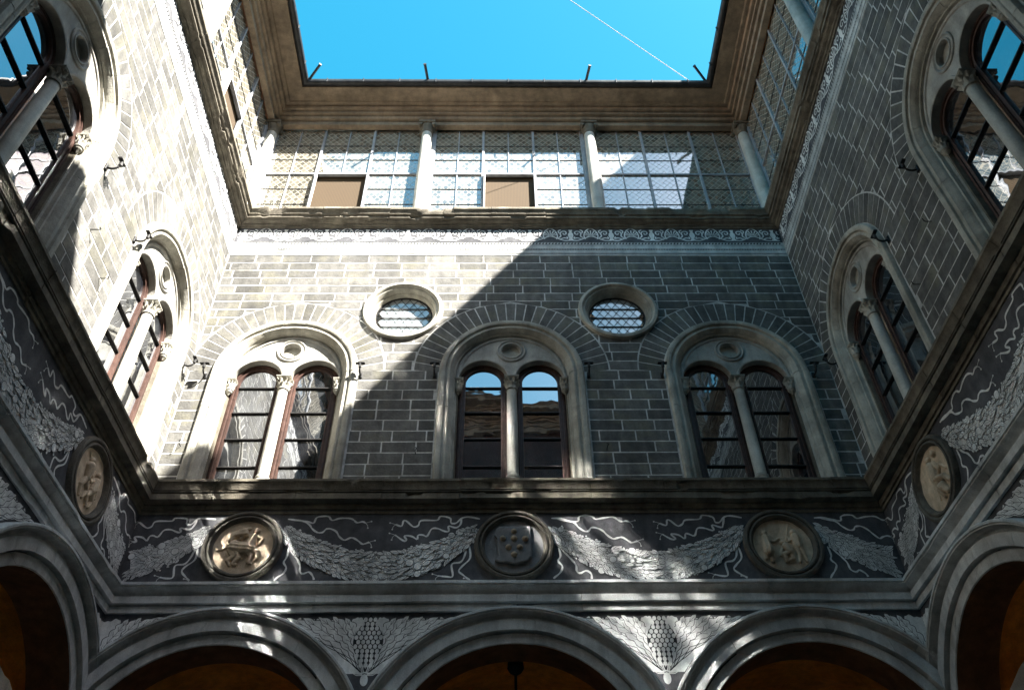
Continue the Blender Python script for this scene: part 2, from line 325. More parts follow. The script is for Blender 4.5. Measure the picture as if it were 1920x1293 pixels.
def build_wall(side, label):
    rt = root('brick_wall', side, 0, 0, label, 'wall')
    holes = [win_loop(u, 1.28, 9.60) for u in WINS[side]]
    if side == 'back': holes += [circ(u, OZ, .72) for u in OU]
    me = filled([(-6, 9.55), (6, 9.55), (6, 17.0), (-6, 17.0)], holes, 0, 'plaster_backing'); obj('plaster_backing', me, 'joint', rt)
    obst = blocked(side); full = []; cut = []
    rows = int((ZB1-ZB0)/HB)+1
    for r in range(rows):
        zt = ZB1-r*HB-JT/2; zb = zt-HB+JT
        if zb < 9.70: zb = 9.70
        if zt-zb < .05: continue
        off = random.choice((.5, .25, .62, .38))*LB if r else .28
        off = (0.05+.31*(r % 2)+random.uniform(-.06, .06)+.13*(r % 3))
        u = -6.0-off
        while u < 6:
            wv = LB*random.uniform(.93, 1.07)
            a, b = max(u+JT/2, -5.985), min(u+wv-JT/2, 5.985); u += wv
            if b-a < .06: continue
            zz = [zb, zb+(zt-zb)*.33, zb+(zt-zb)*.67, zt]
            pieces = [([a]*4, [b]*4)]; touched = False
            for cu, iv in obst:
                ivs = [iv(z) for z in zz]
                if all(t is None for t in ivs): continue
                new = []
                for L, R in pieces:
                    lo = [t[0] if t else cu for t in ivs]; hi = [t[1] if t else cu for t in ivs]
                    if max(hi) <= min(L) or min(lo) >= max(R): new.append((L, R)); continue
                    touched = True
                    if all(t is None for t in ivs[2:]) and False: pass
                    Lp = (L, [min(R[k], lo[k]) for k in range(4)]); Rp = ([max(L[k], hi[k]) for k in range(4)], R)
                    for P in (Lp, Rp):
                        if max(P[1][k]-P[0][k] for k in range(4)) > .06: new.append(P)
                pieces = new
            if not touched and abs(zt-zb-HB+JT) < .01 and abs(b-a-(LB-JT)) < .06: full.append((a, b, zb, zt))
            else:
                for L, R in pieces:
                    lp = [(R[k], zz[k]) for k in range(4) if R[k]-L[k] > .012]; lq = [(L[k], zz[k]) for k in reversed(range(4)) if R[k]-L[k] > .012]
                    if len(lp) > 1: cut.append(lq[-1:]+lp+lq[:-1])
    items = []
    for q in full: items.append(('f', q, ((q[0]+q[1])/2, (q[2]+q[3])/2)))
    for q in cut: items.append(('c', q, (sum(p[0] for p in q)/len(q), sum(p[1] for p in q)/len(q))))
    def area(it):
        if it[0] == 'f': a, b, c, d = it[1]
        else: a, b = min(p[0] for p in it[1]), max(p[0] for p in it[1]); c, d = min(p[1] for p in it[1]), max(p[1] for p in it[1])
        P = [project(wp(side, uu, 0, z)) for uu, z in ((a, c), (b, c), (b, d), (a, d))]
        if any(p is None for p in P): return 0
        if not (0 < sum(p[0] for p in P)/4 < 1920 and 0 < sum(p[1] for p in P)/4 < 1293): return 0
        return abs(sum(P[i][0]*P[(i+1) % 4][1]-P[(i+1) % 4][0]*P[i][1] for i in range(4)))/2
    items.sort(key=area, reverse=True)
    rest = MB()
    for i, it in enumerate(items):
        if i < 298 and area(it) > 0:
            if it[0] == 'f':
                o = bpy.data.objects.new('brick', VAR[i % 6]); C.objects.link(o); o.parent = rt; a, b, c, d = it[1]; o.location = ((a+b)/2, 0, (c+d)/2); o.scale = ((b-a)/(LB-JT), 1, 1)
            else:
                m_ = MB(); m_.plate(it[1], -.004, .004, .004); m_.obj('brick', 'brick', rt)
        else:
            if it[0] == 'f': a, b, c, d = it[1]; rest.plate([(a, c), (b, c), (b, d), (a, d)], -.004, .004, .004)
            else: rest.plate(it[1], -.004, .004, .004)
    if rest.f: rest.obj('brick', 'brick', rt, kind='stuff')
    # voussoirs
    NV = 27
    for u in WINS[side]:
        for k in range(NV):
            a0 = pi*k/NV+.0075; a1 = pi*(k+1)/NV-.0075
            def P(r, a):
                zc = ZV-.05 if r < 1.5 else ZV
                return u+r*cos(a), zc+r*sin(a)
            lp = [P(1.36, a0), P(RV-.016, a0), P(RV-.016, (a0+a1)/2), P(RV-.016, a1), P(1.36, a1), P(1.36, (a0+a1)/2)]
            m_ = MB(); m_.plate(lp, -.004, .0045+random.uniform(-.0012, .002), .004); m_.obj('voussoir', 'brick', rt)
    return rt
build_wall('back', 'grey brick patterned back wall split diagonally by sunlight and shadow')
build_wall('left', 'brick patterned wall on the left, glaring white in the sun')
build_wall('right', 'brick patterned wall on the right, wholly in shade')

# ------------------------------------------------------------------ mouldings running along a wall
def sweep(side, prof, name, mat, parent=None, n=90, jag=.0, chips=0, z0=0, um=6.0, chipd=.05, smooth=True, boff=.003):
    """profile [(d,z)] along the wall, mitred where the walls meet"""
    N = n+1; m = len(prof)
    jit = [[0.]*m for _ in range(N)]
    for j in range(m):
        v = 0
        for i in range(N):
            v = v*.7+random.uniform(-1, 1)*jag; jit[i][j] = v
    dmax = max(p[0] for p in prof)
    for _ in range(chips):
        c = random.randint(4, N-5); wd = random.randint(1, 5); j0 = random.randint(1, m-2); dep = random.uniform(.4, 1)*chipd
        for i in range(max(0, c-wd), min(N, c+wd+1)):
            for j in range(max(0, j0-1), min(m, j0+2)):
                if prof[j][0] > .04: jit[i][j] -= dep*random.uniform(.5, 1)
    rows = []
    blk = []; uu = -6.0
    while uu < 6: uu += random.uniform(.9, 1.7); blk.append(uu)
    offs = [(random.uniform(-1, 1)*boff, random.uniform(-1, 1)*boff*.6) for _ in range(len(blk)+1)]
    st = [(-1+2*i/n, i, None) for i in range(N)]
    for bi, x in enumerate(blk):
        if abs(x) < 5.6 and boff:
            i = min(N-1, max(0, int((x/6+1)/2*n))); st = [q for q in st if abs(q[0]*6-x) > .012]
            st += [((x-.006)/6, i, 0), ((x-.004)/6, i, 1), ((x+.004)/6, i, 1), ((x+.006)/6, i, 0)]
    st.sort()
    for t, i, rc in st:
        row = []; bi = sum(1 for x in blk if x < t*6)
        od, oz = offs[min(bi, len(offs)-1)] if 0 < i < n else (0, 0)
        if rc == 1: od -= .012
        for j, (d, z) in enumerate(prof):
            lim = um-d if um == 6 else um
            e = 0 if i in (0, n) else 1
            row.append((t*lim, max(-.1, d+jit[i][j]*e+od), z-z0+jit[i][j]*.4*e+oz))
        rows.append(row)
    mb = MB(); mb.grid(rows); return mb.mesh(name, smooth)
SILL = [(-.05, 9.225), (.02, 9.225), (.02, 9.27), (.0, 9.275), (.0, 9.30), (.03, 9.31), (.045, 9.36), (.03, 9.40), (.09, 9.415), (.16, 9.42), (.16, 9.525), (.12, 9.53), (.12, 9.545), (.175, 9.548), (.175, 9.56), (.15, 9.563), (.15, 9.575), (.182, 9.58), (.186, 9.61), (.215, 9.70), (.23, 9.715), (.23, 9.76), (-.05, 9.80)]
ARCH = [(-.05, 7.53), (.045, 7.53), (.045, 7.63), (.0, 7.632), (.0, 7.655), (.095, 7.66), (.095, 7.765), (.035, 7.77), (.03, 7.80), (.07, 7.835), (.12, 7.86), (.155, 7.885), (.155, 7.905), (.175, 7.91), (.175, 7.955), (.15, 7.965), (-.05, 8.03)]
CORN = [(-.05, 16.62), (.03, 16.62), (.04, 16.66), (.07, 16.67), (.08, 16.71), (.14, 16.73), (.165, 16.77), (.205, 16.78), (.205, 16.845), (.24, 16.855), (.26, 16.92), (.30, 16.965), (.30, 17.03), (-.3, 17.07)]
EAVE = [(-.25, 20.86), (.05, 20.86), (.05, 21.0), (.015, 21.005), (.015, 21.05), (.11, 21.055), (.125, 21.08), (.135, 21.13), (.10, 21.135), (.10, 21.175), (.195, 21.18), (.205, 21.24), (.17, 21.245), (.17, 21.285), (.265, 21.29), (.28, 21.32), (.29, 21.365), (.255, 21.37), (.255, 21.41), (.37, 21.415), (.395, 21.455), (.76, 21.46), (.76, 21.56), (.9, 21.62), (-.25, 22.04)]
def label_side(side, b, l, r): return {'back': b, 'left': l, 'right': r}[side]
def course(side, prof, name, mat, label, cat, zbase, blocks, **k):
    rt = root(name, side, 0, zbase, label, cat)
    me = sweep(side, prof, 'moulding', mat, z0=zbase, **k); obj('moulding', me, mat, rt)
    return rt
for sd_ in SIDES:
    course(sd_, SILL, 'sill_cornice', 'serena_dark', label_side(sd_, 'weathered stone ledge under the three windows of the back wall', 'dark stone ledge under the windows of the left wall', 'brownish stone ledge under the windows of the right wall'), 'cornice', 9.2, 9, jag=.0012, chips=label_side(sd_, 26, 8, 8), n=240, boff=.006)
    course(sd_, ARCH, 'string_course', 'serena_blue', label_side(sd_, 'stepped stone band above the arches of the back wall', 'stepped stone band above the arches on the left', 'stepped stone band above the arches on the right'), 'cornice', 7.5, 9, jag=.0008, chips=3, chipd=.02)
    course(sd_, CORN, 'loggia_cornice', 'serena_dark', label_side(sd_, 'chipped stone cornice below the glazed loggia of the back wall', 'sunlit stone cornice running up below the left loggia', 'mossy stone cornice running up below the right loggia'), 'cornice', 16.6, 9, jag=.0014, chips=label_side(sd_, 34, 16, 16), n=240, boff=.007)
    rt = course(sd_, EAVE, 'roof_eave', 'eave_wood', label_side(sd_, 'brown moulded timber eave above the back loggia', 'brown moulded timber eave above the left loggia', 'yellowish moulded timber eave above the right loggia'), 'eave', 20.8, 9, jag=.0006, boff=0)
    m_ = MB(); m_.grid([[(-5.1, .9, .83), (5.1, .9, .83)], [(-12, -6, 3.6), (12, -6, 3.6)]]); m_.grid([[(-5.1, .9, .80), (5.1, .9, .80)], [(-12, -6, 3.5), (12, -6, 3.5)]]); m_.obj('roof', 'roof_tile', rt)
    # gutter
    gt = root('gutter', sd_, 0, 21.4, label_side(sd_, 'dark metal gutter along the back eave under the sky', 'dark metal gutter along the left eave', 'dark metal gutter along the right eave'), 'gutter')
    m_ = MB(); rows = []
    for q in range(9):
        a = pi+pi*q/8; dd, zz = .835+.085*cos(a), .17+.1*sin(a); rows.append([(-(6-dd), dd, zz), ((6-dd), dd, zz)])
    m_.grid(rows); m_.grid([[(-(6-.92), .92, .17), (5.08, .92, .17)], [(-5.08, .925, .19), (5.08, .925, .19)]]); m_.obj('trough', 'gutter_metal', gt, True)
    for k in range(11):
        u = -4.6+.92*k; m_ = MB(); m_.box(u-.012, u+.012, .915, .94, .05, .215); m_.obj('clip', 'gutter_metal', gt)

# ------------------------------------------------------------------ the wing behind the camera, outer walls and the higher roofs that throw the shadow
fw = tag(obj('wall_front', filled([(-6, 7.5), (6, 7.5), (6, 17), (-6, 17)], [win_loop(u, 1.2) for u in WU], 0, 'wall_front'), 'brick'), kind='structure'); fw.rotation_euler = (0, 0, pi)
for nm, prof, mt in (('window_sill', SILL, 'serena_dark'), ('cornice', CORN, 'serena_dark'), ('eave', EAVE, 'eave_wood')):
    obj(nm, sweep('front', prof, nm, mt), mt, fw)
m_ = MB(); m_.box(-6, 6, -.2, -.15, 17, 20.9); m_.obj('glazing', 'oak', fw)
for u in WU:
    m_ = MB(); m_.flat(win_loop(u, 1.22), -.25); m_.obj('window', 'window_glass', fw)
m_ = MB(); m_.grid([[(-5.1, .9, 21.63), (5.1, .9, 21.63)], [(-12, -6, 24.4), (12, -6, 24.4)]]); m_.obj('roof', 'roof_tile', fw)
def wbox(name, x0, x1, y0, y1, z0, z1, mat):
    q = MB(); q.v = [(x, y, z) for z in (z0, z1) for x, y in ((x0, y0), (x1, y0), (x1, y1), (x0, y1))]; q.f = [(0, 3, 2, 1), (4, 5, 6, 7), (0, 1, 5, 4), (1, 2, 6, 5), (2, 3, 7, 6), (3, 0, 4, 7)]
    return tag(obj(name, q.mesh(name), mat), kind='structure')
wbox('attic_storey', 7.5, 13, 1.25, 17, 22.0, 25.78, 'plaster_wall')
wbox('thin_shadow_wall', 7.5, 7.85, -6, 1.2, 22.0, 28.3, 'plaster_wall')  # unseen thin wall, shaped so its shadow falls on the lower back-left corner
wbox('outer_wall_right', 13, 13.4, -6, 18, 0, 24, 'plaster_wall')
wbox('outer_wall_front', -13, 13, -6.5, -6.1, 0, 24, 'plaster_wall')
wbox('outer_wall_left', -13.4, -13, -6, 18, 0, 24, 'plaster_wall')
wbox('outer_wall_back', -13, 13, 18, 18.4, 0, 24, 'plaster_wall')

# ------------------------------------------------------------------ big two-light windows
LC, LR, LZ = .53, .455, 12.25    # light centre, radius, springing
WB = 9.76
PROF_SUR = [(1.345, -.02), (1.345, .045), (1.325, .075), (1.27, .085), (1.235, .07), (1.225, .035), (1.20, .03), (1.185, .045), (1.15, .045), (1.13, .02), (1.09, -.01), (1.075, -.06), (1.055, -.07), (1.045, -.13), (1.02, -.15)]
def leaf_mod(n, amp): return lambda a, z: amp*max(0, cos(a*n))**1.5
def capital(mb, c, z0, z1, r, k=48):
    h = z1-z0
    mb.lathe([(r, z0), (r*1.18, z0+.03*h), (r*1.18, z0+.08*h), (r*1.0, z0+.1*h)], k, c)
    mb.lathe([(r*1.02, z0+.1*h), (r*1.1, z0+.3*h), (r*1.38, z0+.46*h), (r*1.2, z0+.5*h)], k, c, lambda a, z: .42*r*cos(a*8)*((z-z0)/h))
    mb.lathe([(r*1.05, z0+.4*h), (r*1.15, z0+.6*h), (r*1.5, z0+.76*h), (r*1.25, z0+.8*h)], k, c, lambda a, z: .4*r*cos(a*8+pi)*((z-z0)/h))
    mb.lathe([(r*1.05, z0+.1*h), (r*1.15, z0+.8*h), (r*1.5, z0+.86*h)], k, c)
    for a in range(4):
        th = pi/4+a*pi/2; x, y = c[0]+1.55*r*cos(th), c[1]+1.55*r*sin(th)
        mb.tube([(x+.02*cos(t)*r/.1*cos(th), y+.02*cos(t)*r/.1*sin(th), z0+.8*h+.02*sin(t)*r/.1) for t in [i*pi/4 for i in range(9)]], r*.16, 5)
    mb.box(c[0]-r*1.36, c[0]+r*1.36, c[1]-r*1.36, c[1]+r*1.36, z0+.88*h, z0+.94*h); mb.box(c[0]-r*1.46, c[0]+r*1.46, c[1]-r*1.46, c[1]+r*1.46, z0+.945*h, z1)
def make_window():
    rt = bpy.data.objects.new('arched_window', None); C.objects.link(rt)
    Z = lambda z: z-WB
    m_ = MB(); m_.arch_blocks(PROF_SUR, Z(9.74), Z(ZS), 0, pi, 0, 3, 9); su = m_.obj('surround', 'serena', rt, True)
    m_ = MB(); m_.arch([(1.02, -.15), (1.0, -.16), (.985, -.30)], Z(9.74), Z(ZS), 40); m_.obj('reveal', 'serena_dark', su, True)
    # tympanum with a round hole and the heads of the two lights
    def light(sgn, r): return arc(sgn*LC, Z(LZ), r, 0, pi, 18)
    out = [(.985, Z(LZ))]+[(1.04*cos(a), Z(ZS)+1.04*sin(a)) for a in [pi*i/40 for i in range(41)]]+[(-.985, Z(LZ))]+list(reversed(light(-1, LR)))[0:]+list(reversed(light(1, LR)))
    # outline order: over the big arch, then back along the two small ones
    out = [(1.04*cos(pi*i/40), Z(ZS)+1.04*sin(pi*i/40)) for i in range(41)]+[(-1.04, Z(LZ))]+[(-LC-LR*cos(pi*i/18), Z(LZ)+LR*sin(pi*i/18)) for i in range(19)]+[(LC-LR*cos(pi*i/18), Z(LZ)+LR*sin(pi*i/18)) for i in range(19)]+[(1.04, Z(LZ))]
    ty = obj('tympanum', filled(out, [circ(0, Z(12.97), .20, 28)], -.115, 'tympanum'), 'tympanum', rt)
    m_ = MB()
    for sg in (-1, 1):
        m_.arch([(LR, -.26), (LR, -.10), (LR+.012, -.092), (LR+.04, -.092), (LR+.05, -.115)], None, Z(LZ), 18, cu=sg*LC)
    m_.obj('arch_trim', 'tympanum', ty, True)
    m_ = MB(); m_.ring([(.285, -.12), (.28, -.095), (.262, -.085), (.245, -.095), (.24, -.105), (.215, -.105), (.205, -.085), (.185, -.09), (.175, -.13), (.172, -.2)], 0, Z(12.97)); m_.obj('roundel_ring', 'tympanum', ty, True)
    m_ = MB(); m_.flat(circ(0, Z(12.97), .18, 28), -.19); m_.obj('roundel_disc', 'serena', ty)
    m_ = MB(); m_.arch([(1.03, -.115), (1.0, -.09), (.97, -.095), (.955, -.116)], None, Z(ZS), 36, .1, pi-.1); m_.obj('inner_moulding', 'tympanum', ty, True)
    # column
    cd_ = -.135
    m_ = MB(); m_.lathe([(.100, Z(10.05)), (.101, Z(10.6)), (.092, Z(11.97))], 20, (0, cd_)); co = m_.obj('column', 'marble_shaft', rt, True)
    m_ = MB(); capital(m_, (0, cd_), Z(11.96), Z(12.255), .095); m_.obj('capital', 'serena', co)
    m_ = MB(); m_.box(-.14, .14, cd_-.14, cd_+.14, Z(9.76), Z(9.87)); m_.lathe([(.135, Z(9.87)), (.145, Z(9.90)), (.135, Z(9.94)), (.115, Z(9.96)), (.125, Z(9.99)), (.12, Z(10.03)), (.1, Z(10.06))], 20, (0, cd_)); m_.obj('base', 'serena', co, True)
    for sg in (-1, 1):
        m_ = MB(); capital(m_, (sg*.99, -.15), Z(11.98), Z(12.25), .062); m_.lathe([(.004, Z(11.88)), (.03, Z(11.92)), (.055, Z(11.95)), (.062, Z(11.985))], 24, (sg*.99, -.15))
        m_.obj('jamb_capital', 'serena', rt)
    # timber frames, panes and bars
    bars = [12.13, 11.53, 10.93, 10.33]
    for sg in (-1, 1):
        cu = sg*LC
        m_ = MB(); m_.arch([(LR+.01, -.24), (.43, -.215), (.40, -.215), (.395, -.235), (.37, -.235), (.365, -.225), (.335, -.225), (.325, -.28)], Z(9.76), Z(LZ), 20, cu=cu); fr = m_.obj('timber_frame', 'oak', rt, True)
        m_ = MB(); m_.box(cu-.44, cu+.44, -.28, -.2, Z(9.76), Z(9.83)); m_.obj('bottom_rail', 'oak', fr)
        for z in bars:
            m_ = MB(); m_.bevbox(cu-.33, cu+.33, -.285, -.222, Z(z)-.014, Z(z)+.014, .004); m_.obj('glazing_bar', 'iron', fr)
        lev = [9.80]+bars[::-1]
        for k in range(5):
            z0 = Z(lev[k])+.012; z1 = Z(lev[k+1])-.012 if k < 4 else None
            if z1: lp = [(cu-.33, z0), (cu+.33, z0), (cu+.33, z1), (cu-.33, z1)]
            else: lp = [(cu-.33, z0), (cu+.33, z0)]+arc(cu, Z(LZ), .33, 0, pi, 16)
            m_ = MB(); t1, t2 = random.uniform(-.006, .006), random.uniform(-.004, .010); zm = (lp[0][1]+lp[2][1])/2
            m_.add([(p[0], -.262+t1*(p[0]-cu)+t2*(p[1]-zm), p[1]) for p in lp], [tuple(range(len(lp)))]); m_.obj('pane', 'window_glass', fr)
    return rt
proto = make_window()
WL = [('back', -4.22, 'sunlit two-light arched window at the left of the back wall'), ('back', 0, 'two-light arched window in the middle of the back wall reflecting blue sky'),
      ('back', 4.22, 'shaded two-light arched window at the right of the back wall'), ('left', 4.22, 'foreshortened arched window in full sun on the left wall'),
      ('left', 0, 'near arched window cut by the left edge of the picture, mirroring blue sky'), ('right', -4.22, 'foreshortened dark arched window on the right wall next to the corner'),
      ('right', 0, 'near arched window cut by the right edge of the picture, mirroring blue sky')]
for i, (sd_, u, lb) in enumerate(WL):
    o = proto if i == 0 else copy_tree(proto)
    o.location = wp(sd_, u, 0, WB); o.rotation_euler = (0, 0, FR[sd_][1]); tag(o, lb, 'window', 'arched two-light windows of the main floor', 'thing')

# ------------------------------------------------------------------ round windows of the back wall
def clip_circle(poly, cu, cz, r, k=28):
    for i in range(k):
        a = 2*pi*i/k; nx, nz = cos(a), sin(a); out = []
        for j in range(len(poly)):
            p, q = poly[j], poly[(j+1) % len(poly)]; dp = (p[0]-cu)*nx+(p[1]-cz)*nz-r; dq = (q[0]-cu)*nx+(q[1]-cz)*nz-r
            if dp <= 0: out.append(p)
            if dp*dq < 0: t = dp/(dp-dq); out.append((p[0]+(q[0]-p[0])*t, p[1]+(q[1]-p[1])*t))
        poly = out
        if len(poly) < 3: return []
    return poly
def make_oculus():
    rt = bpy.data.objects.new('round_window', None); C.objects.link(rt)
    m_ = MB(); prof = [(.80, -.01), (.80, .05), (.785, .075), (.73, .085), (.70, .06), (.69, .03), (.665, .03), (.655, .015), (.63, -.02), (.62, -.07), (.60, -.08), (.585, -.12), (.57, -.2)]
    m_.ring(prof, 0, 0, 56); m_.obj('surround', 'serena', rt, True)
    fr = MB(); fr.ring([(.575, -.2), (.575, -.165), (.55, -.165), (.55, -.2)], 0, 0, 48); fr = fr.obj('iron_frame', 'iron', rt, True)
    du, dz = .172, .128; cm = MB()
    for i in range(-5, 6):
        for j in range(-6, 7):
            if (i+j) % 2: continue
            c = (i*du/1.0*.5*1.0, j*dz*.5*1.0)
            c = (i*du*.5*1.0, j*dz)
            pl = [(c[0]-du*.5, c[1]), (c[0], c[1]-dz), (c[0]+du*.5, c[1]), (c[0], c[1]+dz)]
            pl = clip_circle(pl, 0, 0, .552)
            if len(pl) < 3: continue
            m_ = MB(); a, b = random.uniform(-.02, .02), random.uniform(-.02, .02)
            m_.add([(p[0], -.188+a*(p[0]-c[0])+b*(p[1]-c[1]), p[1]) for p in pl], [tuple(range(len(pl)))]); m_.obj('pane', 'rondel_glass', fr)
    for sg in (-1, 1):
        for k in range(-9, 10):
            # line z = sg*(dz/(du/2))*u + 2k*dz... sampled and trimmed to the circle
            sl = sg*dz/(du*.5); off = 2*dz*k+dz
            L = sqrt(1+sl*sl); dist = abs(off)/L
            if dist >= .55: continue
            h = sqrt(.55**2-dist**2); u0 = -off*sl/L**2; p = [(u0-h/L, (u0-h/L)*sl+off), (u0+h/L, (u0+h/L)*sl+off)]
            cm.strip([p[0], p[1]], .013, .013, -.180)
    cm.obj('lead_cames', 'iron', fr)
    for z in (-.27, -.02, .24):
        h = sqrt(.56**2-z*z); m_ = MB(); m_.box(-h, h, -.18, -.165, z-.008, z+.008); m_.obj('saddle_bar', 'iron', fr)
    return rt
oc = make_oculus()
for i, (u, lb) in enumerate(((-2.15, 'sunlit round leaded window between the left and middle arched windows'), (2.15, 'shaded round leaded window between the middle and right arched windows'))):
    o = oc if i == 0 else copy_tree(oc); o.location = wp('back', u, 0, OZ); tag(o, lb, 'window', 'round leaded windows', 'thing')

# ------------------------------------------------------------------ scrollwork band above the bricks
def scroll_band(side, label):
    z0 = 15.70; rt = root('scroll_frieze', side, 0, z0, label, 'frieze')
    m_ = MB(); m_.box(-5.99, 5.99, -.01, .006, 16.15-z0, 16.66-z0); m_.obj('dark_ground', 'ground_dark', rt)
    m_ = MB(); m_.box(-5.985, 5.985, -.01, .010, 15.705-z0, 16.15-z0); m_.obj('pale_band', 'band_pale', rt)
    dk = MB()
    for z, wd in ((.055, .012), (.075, .008), (.185, .010), (.22, .008), (.345, .010), (.445, .010)): dk.strip([(-5.98, z), (5.98, z)], wd, wd, .0125)
    pts = []
    n = 170
    for i in range(n):
        u = -5.95+11.9*i/n; q = 11.9/n
        dk.flat([(u, .375), (u+q*.5, .375), (u+q*.75, .425), (u+q*.25, .425)], .0127)
    for i in range(210):
        u = -5.95+11.9*i/210; dk.flat([(u, .194), (u+.016, .194), (u+.016, .212), (u, .212)], .0127)
    dk.obj('incised_lines', 'incised', rt, kind='stuff')
    pl = MB(); P = .8955; zb = .46
    sc = [spline(q, 4) for q in (
        [(-.42, .06), (-.30, .05), (-.16, .12), (0, .20), (.16, .12), (.30, .05), (.475, .06)],
        [(-.13, .10), (-.155, .22), (-.12, .36), (-.06, .44), (0, .47), (.06, .44), (.12, .36), (.155, .22), (.13, .10)],
        [(.17, .14), (.23, .20), (.22, .30), (.27, .37), (.34, .36), (.35, .29), (.30, .26), (.28, .31)],
        [(-.17, .14), (-.23, .20), (-.22, .30), (-.27, .37), (-.34, .36), (-.35, .29), (-.30, .26), (-.28, .31)],
        [(.24, .42), (.18, .38), (.20, .30)], [(-.24, .42), (-.18, .38), (-.20, .30)],
        [(.20, .08), (.30, .14), (.38, .12), (.36, .18)], [(-.20, .08), (-.30, .14), (-.38, .12), (-.36, .18)])]
    for k in range(-7, 8):
        cu = k*P
        def ok(q): return abs(cu+q[0]) < 5.96
        for q in sc:
            pp = [(cu+a, zb+b) for a, b in q if ok((a, b))]
            if len(pp) > 2: pl.strip(pp, .030, .024, .0105)
        for a in (-70, -46, -23, 0, 23, 46, 70):
            t = radians(a); L = .2 if abs(a) < 60 else .15
            pp = [(cu+sin(t)*r*1.0, zb+.20+cos(t)*r) for r in (.04, .10, .16, L)]
            if all(abs(p[0]) < 5.96 for p in pp): pl.strip(pp, .012, .032, .0107)
        vz = [(.02, .03), (.05, .03), (.05, .07), (.03, .10), (.06, .18), (.055, .26), (.025, .32), (.045, .40), (-.045, .40), (-.025, .32), (-.055, .26), (-.06, .18), (-.03, .10), (-.05, .07), (-.05, .03), (-.02, .03)]
        vv = [(cu+P/2+a, zb+.02+b) for a, b in vz]
        if all(abs(p[0]) < 5.96 for p in vv): pl.flat(vv, .0109)
    pl.obj('scrollwork', 'sgraffito_pale', rt, kind='stuff')
scroll_band('back', 'pale scroll and palmette frieze under the back loggia, half sunlit'); scroll_band('left', 'scroll frieze bleached by sun along the left wall top'); scroll_band('right', 'pale scroll and palmette frieze running up the right wall')

# ------------------------------------------------------------------ frieze with garlands
RIB = dict(
 a=[(.61, 9.13), (.77, 9.12), (.92, 9.08), (1.03, 9.07), (1.06, 9.15), (1.16, 9.18), (1.26, 9.17), (1.31, 9.12), (1.45, 9.15), (1.6, 9.15), (1.67, 9.1), (1.73, 9.07), (1.8, 9.09), (1.86, 9.06)],
 b=[(.70, 9.12), (.86, 9.09), (.97, 9.04), (1.02, 8.97), (1.11, 8.9), (1.19, 8.9), (1.23, 8.95), (1.32, 8.96), (1.41, 8.9), (1.48, 8.81), (1.57, 8.75), (1.64, 8.78), (1.71, 8.78), (1.79, 8.71), (1.86, 8.68), (1.95, 8.72)],
 c=[(.72, 8.62), (.82, 8.48), (.89, 8.39), (.94, 8.3), (.94, 8.2), (1.01, 8.16), (1.09, 8.19), (1.16, 8.14), (1.18, 8.07)],
 c2=[(.70, 8.60), (.71, 8.45), (.68, 8.36), (.74, 8.28), (.70, 8.18), (.62, 8.10), (.60, 8.06)],
 d=[(-.54, 9.13), (-.73, 9.16), (-.83, 9.14), (-.91, 9.05), (-.99, 9.05), (-1.01, 9.15), (-1.18, 9.17), (-1.23, 9.11), (-1.47, 9.1), (-1.51, 9.01), (-1.6, 8.98), (-1.71, 9.08), (-1.77, 9.09), (-1.78, 9.0), (-1.89, 9.03)],
 e=[(-.83, 9.13), (-.86, 9.02), (-.92, 8.96), (-1.05, 8.99), (-1.03, 8.9), (-1.09, 8.9), (-1.2, 8.95), (-1.3, 8.94), (-1.36, 8.81), (-1.44, 8.84), (-1.51, 8.83), (-1.52, 8.75), (-1.62, 8.82), (-1.73, 8.83), (-1.68, 8.74), (-1.74, 8.74), (-1.87, 8.84)],
 f=[(-.74, 8.64), (-.76, 8.46), (-.84, 8.35), (-.96, 8.32), (-.95, 8.12), (-1.03, 8.1), (-1.15, 8.12)],
 g=[(-.71, 8.64), (-.69, 8.43), (-.8, 8.29), (-.85, 8.21), (-.78, 8.14), (-.68, 8.06)])
def leafpts(u, z, a, L, wd):
    pts = []
    for t, h in ((0, .12), (.25, .85), (.5, 1), (.78, .6), (1, 0), (.78, -.6), (.5, -1), (.25, -.85), (0, -.12)):
        x, y = t*L-L*.5, h*wd*.5; pts.append((u+x*cos(a)-y*sin(a), z+x*sin(a)+y*cos(a)))
    return pts
